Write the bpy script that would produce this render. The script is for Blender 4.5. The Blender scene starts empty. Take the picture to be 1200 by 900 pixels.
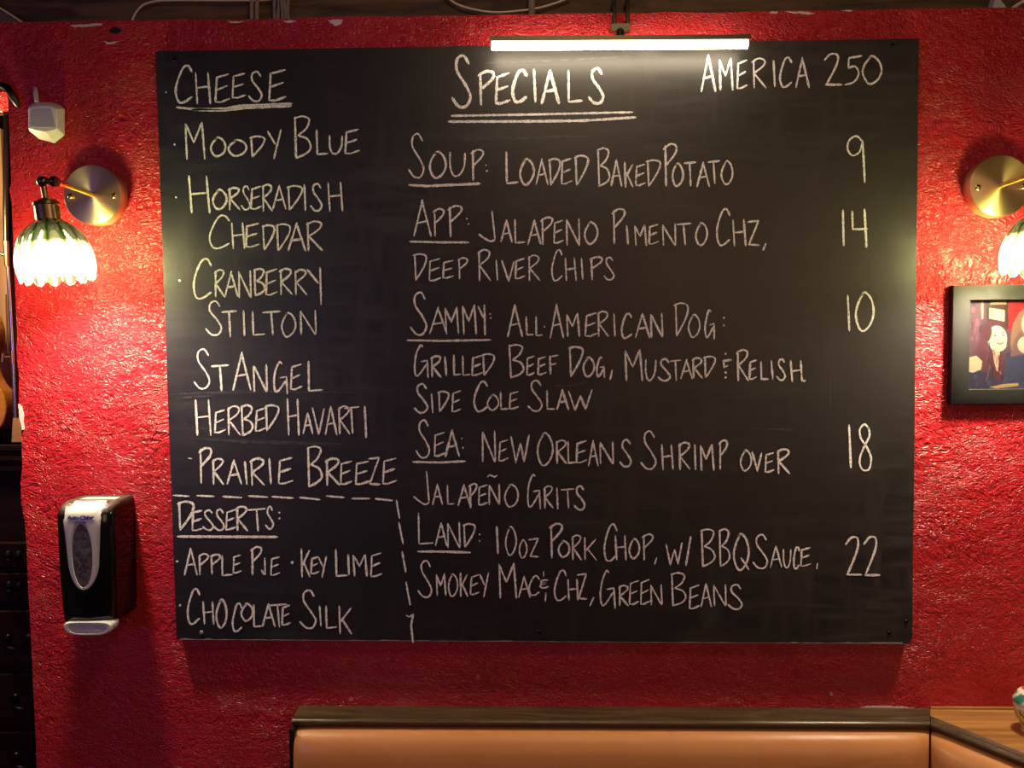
import bpy, math, random
import numpy as np
from mathutils import Vector, Matrix

S = bpy.context.scene
COL = S.collection
rnd = random.Random(7)

# ---------------------------------------------------------------- camera
F = 867.0
CP = np.array([-0.0077, -1.5087, 1.7967])
RX, RY, RZ = -0.0463, 0.0088, 0.0272
def rot(rx, ry, rz):
    cx, sx, cy, sy, cz, sz = math.cos(rx), math.sin(rx), math.cos(ry), math.sin(ry), math.cos(rz), math.sin(rz)
    a = np.array([[cz, -sz, 0], [sz, cz, 0], [0, 0, 1]])
    b = np.array([[1, 0, 0], [0, cx, -sx], [0, sx, cx]])
    c = np.array([[cy, 0, sy], [0, 1, 0], [-sy, 0, cy]])
    return a @ b @ c
M3 = rot(RX, RY, RZ)
cam = bpy.data.cameras.new('camera')
cam.sensor_width = 36; cam.lens = F / 1200 * 36; cam.clip_start = 0.05
co = bpy.data.objects.new('camera', cam); COL.objects.link(co)
m = Matrix.Identity(4)
for r in range(3):
    m[r][0] = M3[r, 0]; m[r][1] = M3[r, 2]; m[r][2] = -M3[r, 1]; m[r][3] = CP[r]
co.matrix_world = m
S.camera = co

# ---------------------------------------------------------------- view, world, room lights
S.view_settings.view_transform = 'Standard'
S.view_settings.look = 'None'
S.view_settings.gamma = 1
S.view_settings.use_curve_mapping = False
S.view_settings.exposure = 0.0
BULB = 1000.0            # glowing bulbs in the two sconces
STRIP = 28.0            # tube of the picture light
W = bpy.data.worlds.new('world'); S.world = W; W.use_nodes = True
W.node_tree.nodes['Background'].inputs[0].default_value = (0.9, 0.6, 0.55, 1)
W.node_tree.nodes['Background'].inputs[1].default_value = 0.03
def area(name, loc, target, sx, sy, power, col):
    L = bpy.data.lights.new(name, 'AREA'); L.shape = 'RECTANGLE'; L.size = sx; L.size_y = sy
    L.energy = power; L.color = col
    o = bpy.data.objects.new(name, L); COL.objects.link(o); o.location = loc
    o.rotation_euler = (Vector(target) - Vector(loc)).to_track_quat('-Z', 'Y').to_euler()
    return o
area('warm_room_fill', (1.4, -3.2, 2.2), (0.4, 0, 1.6), 2.2, 1.0, 13, (1, 0.56, 0.32))  # added warm fill behind the camera, set to reflect in the chalkboard
area('neon_glow', (-2.6, -3.4, 1.9), (-0.6, 0, 1.5), 1.2, 0.5, 12, (0.36, 0.22, 1.0))
area('booth_pendant', (0.15, -0.95, 2.75), (0.15, -0.15, 1.0), 0.5, 0.2, 3.6, (1, 0.72, 0.45))

pl = bpy.data.lights.new('alcove_fill', 'POINT'); pl.energy = 20; pl.color = (1, .66, .34); pl.shadow_soft_size = .05  # unseen light added to brighten the instruments in the alcove
po = bpy.data.objects.new('alcove_fill', pl); COL.objects.link(po); po.location = (-1.42, .11, 2.12)

# ---------------------------------------------------------------- pixel rays -> points of the place
WY = 0.02              # wall plane; the chalkboard's face is y = 0
def ray(px, py):
    return M3 @ np.array([(px - 600) / F, 1.0, (450 - py) / F])
def P(px, py, y=WY):
    d = ray(px, py); t = (y - CP[1]) / d[1]
    return CP + t * d
def PZ(px, py, z):
    d = ray(px, py); t = (z - CP[2]) / d[2]
    return CP + t * d

# ---------------------------------------------------------------- materials
def mat(name, base=(.5, .5, .5), rough=.5, metal=0, spec=.5, **kw):
    m = bpy.data.materials.new(name); m.use_nodes = True
    b = m.node_tree.nodes['Principled BSDF']
    b.inputs['Base Color'].default_value = (*base, 1)
    b.inputs['Roughness'].default_value = rough
    b.inputs['Metallic'].default_value = metal
    b.inputs['Specular IOR Level'].default_value = spec
    for k, v in kw.items():
        b.inputs[k.replace('_', ' ')].default_value = v
    return m
class NT:
    def __init__(s, m): s.t = m.node_tree; s.b = s.t.nodes.get('Principled BSDF')
    def n(s, kind, **kw):
        x = s.t.nodes.new(kind)
        for k, v in kw.items():
            if hasattr(x, k) and k not in x.inputs: setattr(x, k, v)
            else: x.inputs[k].default_value = v
        return x
    def l(s, a, b): s.t.links.new(a, b)
    def coord(s, scale=(1, 1, 1), rotz=(0, 0, 0)):
        c = s.n('ShaderNodeTexCoord'); mp = s.n('ShaderNodeMapping')
        mp.inputs['Scale'].default_value = scale; mp.inputs['Rotation'].default_value = rotz
        s.l(c.outputs['Object'], mp.inputs['Vector']); return mp.outputs['Vector']
    def noise(s, vec, scale, detail=2, rough=.5, dist=0):
        x = s.n('ShaderNodeTexNoise'); x.inputs['Scale'].default_value = scale; x.inputs['Detail'].default_value = detail
        x.inputs['Roughness'].default_value = rough; x.inputs['Distortion'].default_value = dist
        s.l(vec, x.inputs['Vector']); return x.outputs['Fac']
    def ramp(s, fac, stops):
        x = s.n('ShaderNodeValToRGB'); e = x.color_ramp.elements
        while len(e) < len(stops): e.new(.5)
        for el, (p, c) in zip(e, stops):
            el.position = p; el.color = (*c, 1) if len(c) == 3 else c
        s.l(fac, x.inputs['Fac']); return x.outputs['Color']
    def math(s, op, a, b=0.0, c=0.0, clamp=False):
        x = s.n('ShaderNodeMath', operation=op); x.use_clamp = clamp
        for i, v in enumerate((a, b, c)):
            if isinstance(v, (int, float)): x.inputs[i].default_value = v
            else: s.l(v, x.inputs[i])
        return x.outputs[0]
    def mix(s, fac, a, b):
        x = s.n('ShaderNodeMix', data_type='RGBA')
        for i, v in ((0, fac), (6, a), (7, b)):
            if isinstance(v, (int, float)): x.inputs[i].default_value = v
            elif isinstance(v, tuple): x.inputs[i].default_value = (*v, 1)
            else: s.l(v, x.inputs[i])
        return x.outputs[2]
    def bump(s, h, strength=.5, dist=.002):
        x = s.n('ShaderNodeBump'); x.inputs['Strength'].default_value = strength; x.inputs['Distance'].default_value = dist
        s.l(h, x.inputs['Height']); s.l(x.outputs['Normal'], s.b.inputs['Normal'])
def g(v): return (v, v, v)

def wall_material():
    m = mat('red_textured_paint', (.48, .012, .02), .33, spec=.5); t = NT(m)
    v = t.coord((1, 1, 1.35))
    warp = t.n('ShaderNodeTexNoise'); warp.inputs['Scale'].default_value = 7; warp.inputs['Detail'].default_value = 2
    t.l(v, warp.inputs['Vector'])
    sc = t.n('ShaderNodeVectorMath', operation='SCALE'); sc.inputs['Scale'].default_value = .13
    t.l(warp.outputs['Color'], sc.inputs[0])
    ad = t.n('ShaderNodeVectorMath', operation='ADD'); t.l(v, ad.inputs[0]); t.l(sc.outputs[0], ad.inputs[1])
    n1 = t.noise(ad.outputs[0], 112, 2, .5, .35)
    r1 = t.math('ABSOLUTE', t.math('SUBTRACT', n1, .5))
    r1 = t.math('SUBTRACT', .32, r1)
    n2 = t.noise(v, 55, 2, .5, .3)
    h = t.math('ADD', t.math('MULTIPLY', r1, .95), t.math('MULTIPLY', n2, .55))
    smooth = t.ramp(t.noise(v, 3.2, 2), [(.33, g(.45)), (.6, g(1.0))])
    h = t.math('MULTIPLY', h, smooth)
    t.bump(h, .95, .0110)
    col = t.mix(t.ramp(t.noise(v, 2.2, 3), [(.35, g(0)), (.7, g(1))]), (.48, .016, .020), (.42, .015, .027))
    vo = t.n('ShaderNodeTexVoronoi'); vo.inputs['Scale'].default_value = 11; t.l(v, vo.inputs['Vector'])
    sp = t.math('LESS_THAN', vo.outputs['Distance'], .022)
    gate = t.math('GREATER_THAN', t.noise(v, 5, 1), .56)
    col = t.mix(t.math('MULTIPLY', sp, gate), col, (.75, .6, .55))
    t.l(col, t.b.inputs['Base Color'])
    t.l(t.ramp(t.noise(v, 9, 3), [(.3, g(.23)), (.7, g(.37))]), t.b.inputs['Roughness'])
    return m
def board_material():
    m = mat('blackboard_paint', (.012, .011, .012), .4, spec=.5); t = NT(m)
    va = t.coord((1, 1, 7)); vb = t.coord((6, 1, 1)); v = t.coord()
    a = t.ramp(t.noise(va, 5, 5, .6, .5), [(.42, g(0)), (.75, g(1))])
    b = t.ramp(t.noise(vb, 4, 5, .6, .5), [(.45, g(0)), (.78, g(1))])
    c = t.ramp(t.noise(v, 2.3, 3, .5), [(.38, g(.05)), (.72, g(1))])
    d = t.math('MULTIPLY', t.math('MAXIMUM', a, b), c)
    fine = t.noise(v, 420, 2, .6)
    d = t.math('MULTIPLY', d, t.math('ADD', .55, fine))
    t.l(t.mix(d, (.0125, .0102, .0100), (.046, .040, .037)), t.b.inputs['Base Color'])
    t.l(t.math('ADD', .42, t.math('MULTIPLY', d, .16)), t.b.inputs['Roughness'])
    t.bump(t.noise(v, 330, 3, .6), .22, .0008)
    return m
def chalk_material():
    m = mat('chalk', (.8, .75, .7), .95, spec=.1); t = NT(m)
    v = t.coord()
    n = t.noise(v, 520, 3, .7)
    t.l(t.ramp(n, [(.36, (.16, .145, .145)), (.50, (.90, .86, .86)), (.7, (.96, .93, .93))]), t.b.inputs['Base Color'])
    return m
def smear_material():
    m = mat('rubbed_chalk_dust', (.05, .045, .045), .46, spec=.5); t = NT(m)
    v = t.coord((1, 1, 5)); n = t.noise(v, 60, 4, .7)
    t.l(t.ramp(n, [(.40, (.014, .012, .012)), (.72, (.085, .078, .078))]), t.b.inputs['Base Color'])
    return m
def wood(name, c1, c2, rough=.4, scale=(3, 30, 30), spec=.5):
    m = mat(name, c1, rough, spec=spec); t = NT(m)
    v = t.coord(scale); n = t.noise(v, 2.2, 5, .6, 1.2)
    t.l(t.ramp(n, [(.32, c2), (.62, c1)]), t.b.inputs['Base Color'])
    t.bump(n, .25, .002)
    return m
def leather():
    m = mat('tan_vinyl', (.52, .20, .062), .36, spec=.5); t = NT(m)
    v = t.coord()
    t.l(t.mix(t.ramp(t.noise(v, 3, 3), [(.35, g(0)), (.7, g(1))]), (.60, .25, .085), (.52, .20, .066)), t.b.inputs['Base Color'])
    h = t.math('ADD', t.math('MULTIPLY', t.noise(v, 260, 2), .12), t.noise(t.coord((3, 3, 9)), 2.2, 2, .5, .6))
    t.bump(h, .22, .006)
    t.l(t.ramp(t.noise(v, 14, 4), [(.3, g(.30)), (.7, g(.44))]), t.b.inputs['Roughness'])
    return m
def brass():
    m = mat('brushed_antique_brass', (.68, .49, .25), .42, 1); t = NT(m)
    t.b.inputs['Anisotropic'].default_value = .75; t.b.inputs['Anisotropic Rotation'].default_value = .25
    tg = t.n('ShaderNodeTangent', direction_type='RADIAL', axis='Y'); t.l(tg.outputs[0], t.b.inputs['Tangent'])
    return m
def glass_shade():
    m = bpy.data.materials.new('ribbed_green_glass'); m.use_nodes = True; t = NT(m)
    nt = m.node_tree; nt.nodes.remove(t.b); out = [n for n in nt.nodes if n.type == 'OUTPUT_MATERIAL'][0]
    at = t.n('ShaderNodeAttribute', attribute_name='tint')
    colr = t.mix(at.outputs['Fac'], (.74, .75, .64), (.14, .25, .014))
    tr = t.n('ShaderNodeBsdfTransparent'); t.l(colr, tr.inputs['Color'])
    tl = t.n('ShaderNodeBsdfTranslucent'); t.l(colr, tl.inputs['Color'])
    gl = t.n('ShaderNodeBsdfGlossy'); gl.inputs['Roughness'].default_value = .08
    fr_ = t.n('ShaderNodeAttribute', attribute_name='frost'); a = t.n('ShaderNodeMixShader'); t.l(fr_.outputs['Fac'], a.inputs[0]); t.l(tr.outputs[0], a.inputs[1]); t.l(tl.outputs[0], a.inputs[2])
    b = t.n('ShaderNodeMixShader'); fr = t.n('ShaderNodeFresnel'); fr.inputs[0].default_value = 1.45
    t.l(fr.outputs[0], b.inputs[0]); t.l(a.outputs[0], b.inputs[1]); t.l(gl.outputs[0], b.inputs[2])
    t.l(b.outputs[0], out.inputs['Surface'])
    return m
def emit(name, col, s):
    m = mat(name, (.9, .9, .85), .4); b = m.node_tree.nodes['Principled BSDF']
    b.inputs['Emission Color'].default_value = (*col, 1); b.inputs['Emission Strength'].default_value = s
    return m
def attr_mat(name, attr, rough=.4, spec=.5):
    m = mat(name, (.5, .5, .5), rough, spec=spec); t = NT(m)
    a = t.n('ShaderNodeAttribute', attribute_name=attr); t.l(a.outputs['Color'], t.b.inputs['Base Color'])
    return m
def dusty(name, c1, c2, rough):
    # dust lies on faces that look up
    m = mat(name, c1, rough); t = NT(m)
    ge = t.n('ShaderNodeNewGeometry'); sx = t.n('ShaderNodeSeparateXYZ'); t.l(ge.outputs['Normal'], sx.inputs[0])
    up = t.ramp(sx.outputs['Z'], [(.25, g(0)), (.75, g(1))])
    k = t.math('MULTIPLY', up, t.ramp(t.noise(t.coord(), 120, 4, .7), [(.3, g(.25)), (.7, g(1))]))
    t.l(t.mix(k, c1, c2), t.b.inputs['Base Color'])
    t.l(t.math('ADD', rough, t.math('MULTIPLY', k, .6)), t.b.inputs['Roughness'])
    return m

M = dict(
    wall=wall_material(), board=board_material(), chalk=chalk_material(), smear=smear_material(),
    board_edge=mat('worn_board_edge', (.30, .24, .23), .7),
    leather=leather(), brass=brass(), shade=glass_shade(),
    bronze=mat('dark_bronze', (.10, .085, .055), .42, .85),
    old_brass=mat('aged_brass', (.33, .22, .10), .30, 1),
    bright_brass=mat('polished_brass', (.70, .48, .18), .22, 1),
    joint=mat('dark_aged_brass', (.14, .105, .06), .28, 1),
    dark_metal=mat('blackened_metal', (.03, .027, .022), .3, .9),
    silver=mat('worn_nickel', (.62, .60, .54), .22, 1),
    bulb=emit('glowing_bulb', (1, .83, .56), BULB), strip=emit('glowing_tube', (1, .84, .58), STRIP),
    white=mat('white_plastic', (.78, .75, .74), .38), lens=mat('milky_sensor_lens', (.46, .43, .50), .3),
    panel=mat('warm_white_panel', (.54, .51, .50), .38),
    black=dusty('black_gloss_plastic', (.004, .004, .005), (.10, .065, .05), .12),
    grey=mat('pale_grey_plastic', (.55, .54, .53), .30),
    window=None, ink=mat('blue_ink', (.03, .03, .30), .5),
    ledge=wood('dark_varnished_wood', (.085, .050, .024), (.030, .018, .010), .30),
    oak=wood('golden_oak', (.44, .215, .070), (.22, .09, .025), .35, (1.6, 24, 14)),
    frame=mat('charcoal_frame', (.014, .014, .013), .6, spec=.3),
    beam=wood('weathered_brown_beam', (.13, .080, .034), (.032, .02, .009), .8, (2, 16, 16)),
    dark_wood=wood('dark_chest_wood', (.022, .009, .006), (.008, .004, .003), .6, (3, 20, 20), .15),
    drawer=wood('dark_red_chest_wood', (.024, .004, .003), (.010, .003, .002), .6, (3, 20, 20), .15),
    ceiling=mat('dark_ceiling', (.02, .015, .012), .9), floor=wood('floor_boards', (.10, .055, .03), (.05, .026, .014), .4, (2, 12, 12)),
    cable=mat('cream_cable', (.74, .62, .44), .55), rope=None, cord=mat('old_grey_cord', (.24, .19, .15), .8),
    plaster=mat('bare_plaster', (.62, .54, .52), .9), violin=wood('amber_varnish', (.50, .22, .05), (.34, .13, .03), .25, (4, 4, 20)),
    pale_wood=wood('pale_wood', (.50, .30, .13), (.38, .20, .08), .5, (8, 8, 30)), tan=mat('tan_board', (.45, .30, .16), .6),
    backwall=mat('dark_red_paint', (.12, .008, .010), .6), plug=mat('plastic_wall_plug', (.45, .30, .28), .6),
    hole=mat('dark_hole', (.01, .005, .005), .9), olive=mat('olive_card', (.13, .115, .06), .8),
)
def rope_material():
    m = mat('twisted_cord', (.4, .25, .15), .8); t = NT(m)
    v = t.coord((1, 1, 1), (0, .6, 0)); w = t.n('ShaderNodeTexWave', bands_direction='Z'); w.inputs['Scale'].default_value = 90
    t.l(v, w.inputs['Vector']); t.l(t.ramp(w.outputs['Fac'], [(.3, (.06, .035, .02)), (.6, (.50, .36, .24))]), t.b.inputs['Base Color'])
    return m
M['rope'] = rope_material()
def window_material():
    m = mat('smoky_window', (.05, .04, .05), .15); t = NT(m)
    v = t.coord(); n = t.noise(v, 70, 5, .7, 1.5)
    t.l(t.ramp(n, [(.36, (.035, .022, .034)), (.72, (.20, .165, .19))]), t.b.inputs['Base Color'])
    return m
M['window'] = window_material()

# ---------------------------------------------------------------- mesh helpers (vertices in world space)
class MB:
    def __init__(s): s.v = []; s.f = []; s.mi = []; s.cur = 0
    def add(s, vs, fs):
        k = len(s.v); s.v += [tuple(float(c) for c in v) for v in vs]
        s.f += [tuple(i + k for i in f) for f in fs]; s.mi += [s.cur] * len(fs); return s
    def box(s, a, b):
        x0, y0, z0 = [min(p, q) for p, q in zip(a, b)]; x1, y1, z1 = [max(p, q) for p, q in zip(a, b)]
        return s.add([(x0, y0, z0), (x1, y0, z0), (x1, y1, z0), (x0, y1, z0), (x0, y0, z1), (x1, y0, z1), (x1, y1, z1), (x0, y1, z1)],
                     [(0, 3, 2, 1), (4, 5, 6, 7), (0, 1, 5, 4), (1, 2, 6, 5), (2, 3, 7, 6), (3, 0, 4, 7)])
    def tube(s, pts, r, n=10, caps=True):
        pts = [np.array(p, float) for p in pts]; rs = r if isinstance(r, (list, tuple)) else [r] * len(pts)
        T = []
        for i in range(len(pts)):
            d = pts[min(i + 1, len(pts) - 1)] - pts[max(i - 1, 0)]; T.append(d / (np.linalg.norm(d) + 1e-12))
        u = np.cross(T[0], (0, 0, 1.0)); 
        if np.linalg.norm(u) < 1e-3: u = np.cross(T[0], (0, 1.0, 0))
        u /= np.linalg.norm(u); vs = []
        for p, d, rr in zip(pts, T, rs):
            u = u - d * np.dot(u, d); u /= np.linalg.norm(u); w = np.cross(d, u)
            for k in range(n):
                a = 2 * math.pi * k / n; vs.append(p + rr * (math.cos(a) * u + math.sin(a) * w))
        fs = []
        for i in range(len(pts) - 1):
            for k in range(n):
                a, b = i * n + k, i * n + (k + 1) % n; fs.append((a, b, b + n, a + n))
        if caps: fs += [tuple(range(n))[::-1], tuple(range((len(pts) - 1) * n, len(pts) * n))]
        return s.add(vs, fs)
    def lathe(s, prof, c, axis='Z', n=32, caps=True):
        vs = []
        for r, h in prof:
            for k in range(n):
                a = 2 * math.pi * k / n; x, y = r * math.cos(a), r * math.sin(a)
                q = (x, y, h) if axis == 'Z' else ((x, h, y) if axis == 'Y' else (h, x, y))
                vs.append(tuple(np.array(c) + q))
        fs = [(i * n + k, i * n + (k + 1) % n, (i + 1) * n + (k + 1) % n, (i + 1) * n + k) for i in range(len(prof) - 1) for k in range(n)]
        if caps: fs += [tuple(range(n))[::-1], tuple(range((len(prof) - 1) * n, len(prof) * n))]
        return s.add(vs, fs)
    def prism(s, poly, d):
        n = len(poly); d = np.array(d)
        vs = list(poly) + [np.array(p) + d for p in poly]
        return s.add(vs, [tuple(range(n)), tuple(range(n, 2 * n))[::-1]] + [((i + 1) % n, i, n + i, n + (i + 1) % n) for i in range(n)])
    def loft(s, rings, caps=True):
        n = len(rings[0]); vs = [p for r in rings for p in r]
        fs = [(i * n + k, i * n + (k + 1) % n, (i + 1) * n + (k + 1) % n, (i + 1) * n + k) for i in range(len(rings) - 1) for k in range(n)]
        if caps: fs += [tuple(range(n))[::-1], tuple(range((len(rings) - 1) * n, len(rings) * n))]
        return s.add(vs, fs)
def world_loc(o):
    l = Vector((0, 0, 0))
    while o: l += o.location; o = o.parent
    return l
def build(name, mb, mats, parent=None, smooth=False, bevel=0, angle=40, loc=None, fix=True):
    base = np.array(world_loc(parent)) if parent else np.zeros(3)
    V = np.array(mb.v)
    if loc is None: loc = np.array([(V[:, 0].min() + V[:, 0].max()) / 2, (V[:, 1].min() + V[:, 1].max()) / 2, V[:, 2].min()]) if parent is None else base
    loc = np.array(loc, float)
    me = bpy.data.meshes.new(name); me.from_pydata([tuple(v - loc) for v in V], [], mb.f)
    mats = mats if isinstance(mats, (list, tuple)) else [mats]
    for mm in mats: me.materials.append(mm)
    me.polygons.foreach_set('material_index', mb.mi)
    if fix:
        import bmesh
        bm = bmesh.new(); bm.from_mesh(me); bmesh.ops.recalc_face_normals(bm, faces=bm.faces); bm.to_mesh(me); bm.free()
    if smooth:
        me.polygons.foreach_set('use_smooth', [True] * len(me.polygons))
        me.set_sharp_from_angle(angle=math.radians(angle))
    me.update()
    o = bpy.data.objects.new(name, me); COL.objects.link(o)
    if parent: o.parent = parent; o.location = loc - base
    else: o.location = loc
    if bevel:
        b = o.modifiers.new('bevel', 'BEVEL'); b.width = bevel; b.segments = 3; b.limit_method = 'ANGLE'; b.angle_limit = math.radians(35); b.harden_normals = False
        if not smooth:
            me.polygons.foreach_set('use_smooth', [True] * len(me.polygons)); me.set_sharp_from_angle(angle=math.radians(60))
    return o
def tag(o, label=None, cat=None, group=None, kind=None):
    for k, v in (('label', label), ('category', cat), ('group', group), ('kind', kind)):
        if v: o[k] = v
    return o
def thing(name, loc, label, cat, group=None):
    o = bpy.data.objects.new(name, None); COL.objects.link(o); o.empty_display_size = .05
    o.location = tuple(float(c) for c in loc); return tag(o, label, cat, group)
def catmull(pts, k=6, closed=False):
    pts = [np.array(p, float) for p in pts]; n = len(pts)
    if n < 3 and not closed: return pts
    out = []
    R = range(n if closed else n - 1)
    for i in R:
        if closed: p0, p1, p2, p3 = pts[(i - 1) % n], pts[i], pts[(i + 1) % n], pts[(i + 2) % n]
        else: p0, p1, p2, p3 = pts[max(i - 1, 0)], pts[i], pts[i + 1], pts[min(i + 2, n - 1)]
        for j in range(k):
            t = j / k
            out.append(.5 * ((2 * p1) + (-p0 + p2) * t + (2 * p0 - 5 * p1 + 4 * p2 - p3) * t * t + (-p0 + 3 * p1 - 3 * p2 + p3) * t ** 3))
    if not closed: out.append(pts[-1])
    return out

# ================================================================ THE SETTING
def wall():
    edge = [(9, 104), (10, 135), (12, 180), (13, 215), (11, 222), (14, 240), (16, 300), (18, 350), (20, 392), (19, 410), (22, 440), (22, 474),
            (28, 484), (28, 505), (25, 512), (26, 548), (24, 566), (25, 590), (29, 610), (31, 640), (33, 690), (36, 740), (39, 810), (42, 870), (43, 900)]
    pts = [P(x, y) for x, y in edge]
    zt0, zt1 = P(0, 26)[2], P(1200, 9)[2]
    x0, x1 = P(0, 26)[0], P(1200, 9)[0]
    sl = (zt1 - zt0) / (x1 - x0)
    top = []
    N = 60
    r = random.Random(3)
    for i in range(N + 1):
        x = 2.1 + (-2.1 - 2.1) * i / N
        top.append((x, WY, zt0 + sl * (x - x0) + r.uniform(-.0015, .0015)))
    poly = top + [(-2.1, WY, P(0, 108)[2]), (pts[0][0] - .004, WY, P(0, 108)[2])] + [tuple(p) for p in pts] + [(pts[-1][0] + .09, WY, 0), (2.1, WY, 0)]
    mb = MB().prism(poly, (0, .12, 0))
    o = build('wall_back', mb, M['wall']); o['kind'] = 'structure'
    return o
WALL = wall()
ZTOP = P(600, 18)[2]
tag(build('floor', MB().box((-2.6, -4.2, -.05), (2.6, 1.0, 0)), M['floor']), kind='structure')
tag(build('ceiling', MB().box((-2.6, -1.3, 2.80), (2.6, 1.0, 2.86)), M['ceiling']), kind='structure')
tag(build('wall_alcove', MB().box((-2.6, .80, 0), (2.6, .86, 2.80)), M['backwall']), kind='structure')
# bare plaster where the paint has chipped off the wall
def flake(pts, parent=WALL):
    q = []
    for (xa, ya), (xb, yb) in zip(pts, pts[1:] + pts[:1]):
        k = max(1, int(math.hypot(xb - xa, yb - ya) / 2.5))
        q += [(xa + (xb - xa) * i / k + rnd.uniform(-.5, .5), ya + (yb - ya) * i / k + rnd.uniform(-.55, .55)) for i in range(k)]
    mb = MB().prism([P(x, y, WY + .0002) for x, y in q], (0, -.0012, 0))
    build('paint_chip', mb, M['plaster'], parent)
for pts in ([(82, 30), (96, 29), (120, 27.5), (119, 30), (100, 31.5), (88, 32)], [(121, 48), (128, 50), (139, 48), (134, 51), (126, 52)],
            [(268, 25), (287, 25), (280, 27.3), (272, 27.5)], [(331, 24.5), (348, 24), (344, 27), (337, 27.6)], [(385, 24), (402, 23), (400, 29), (392, 31)],
            [(902, 14), (912, 13.5), (910, 15.5), (903, 15.5)], [(920, 13.8), (946, 14), (955, 16), (948, 17.2), (930, 15.5)], [(985, 12), (1000, 12), (996, 13.8)],
            [(22, 473), (25.5, 476), (28.5, 484), (28, 494), (29, 503), (25.5, 504), (25, 497), (22.5, 488)],
            [(1008, 829), (1018, 827), (1060, 828), (1083, 832), (1080, 834), (1040, 832), (1010, 833)]):
    flake(pts)
hole = MB().prism([P(135 + 7 * math.cos(a) , 36 + 3.6 * math.sin(a), WY + .0002) for a in np.linspace(0, 2 * math.pi, 12, endpoint=False)], (0, -.0012, 0))
build('chipped_hole', hole, M['hole'], WALL)

# old timber above the wall
b = build('wooden_beam', MB().box((-2.4, WY + .05, ZTOP - .02), (2.4, WY + .35, 2.79)), M['beam'], bevel=.01)
tag(b, 'rough dark brown timber beam above the top of the red wall', 'beam')

# ================================================================ CHALKBOARD
def board():
    c = [(182, 60), (1077, 45), (1069, 755), (207, 750)]
    q = [P(x, y, 0) for x, y in c]
    root = thing('chalkboard', ((q[2][0] + q[3][0]) / 2, 0, (q[2][2] + q[3][2]) / 2),
                 'large black chalkboard menu with white handwriting on the red wall', 'chalkboard')
    # corners, the lower right one rounded, the others barely
    def corner(i, r):
        p, a, b = q[i], q[i - 1], q[(i + 1) % 4]
        u = (a - p) / np.linalg.norm(a - p); v = (b - p) / np.linalg.norm(b - p)
        return [p + r * (u * (1 - math.sin(t)) + v * (1 - math.cos(t))) for t in np.linspace(0, math.pi / 2, 6)]
    poly = corner(0, .002) + corner(1, .002) + corner(2, .014) + corner(3, .003)
    build('panel', MB().prism(poly, (0, .0195, 0)), M['board'], root)
    e = MB()
    yy = lambda x: 750 + (x - 207) * 5 / 862
    ks = 120; up, lo = [], []
    for i in range(ks + 1):
        x = 209 + (1058 - 209) * i / ks; w = (.25 + max(0, rnd.gauss(.15, .5))) if x < 1022 else 1.6
        up.append(P(x, yy(x) - .6 - w, -.0004)); lo.append(P(x, yy(x) - .4, -.0004))
    e.add(up + lo, [(i, i + 1, ks + 2 + i, ks + 1 + i) for i in range(ks)])
    build('worn_edge', e, M['board_edge'], root)
    for x, y in ((236, 741), (1042, 742), (1046, 53), (205, 70), (1062, 728), (632, 740)):
        c0 = P(x, y, 0); s = MB()
        s.lathe([(.0001, -.0022), (.003, -.002), (.0042, -.0008), (.0044, .0005)], c0, 'Y', 12)
        build('screw', s, M['board_edge'] if x in (236,) else M['dark_metal'], root, smooth=True)
    return root
BOARD = board()

def smears():
    for a, b_, w, mid in (((198, 462), (416, 460), 3.2, -2), ((212, 501), (296, 501), 2.2, 1), ((226, 514), (404, 520), 4.5, 1.5), ((205, 468), (250, 464), 3, -1), ((470, 452), (470, 470), 1, 0),
                          ((650, 452), (690, 447), 4, 2), ((973, 440), (973, 482), 1.2, 0), ((880, 502), (940, 504), 2.5, 0), ((540, 163), (690, 160), 4, 0), ((560, 74), (740, 66), 2.5, 1)):
        mb = MB(); n = 24; v = []
        for i in range(n + 1):
            f = i / n; x = a[0] + (b_[0] - a[0]) * f; y = a[1] + (b_[1] - a[1]) * f + mid * math.sin(math.pi * f)
            h = w / 2 * (math.sin(math.pi * min(1, f * 1.02)) ** .5 + .05) * rnd.uniform(.7, 1.2)
            v += [P(x, y - h, -.0003), P(x, y + h, -.0003)] if abs(b_[0] - a[0]) > 2 else [P(x - h, y, -.0003), P(x + h, y, -.0003)]
        mb.add(v, [(2 * i, 2 * i + 1, 2 * i + 3, 2 * i + 2) for i in range(n)])
        build('chalk_smear', mb, M['smear'], BOARD)
smears()

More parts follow.
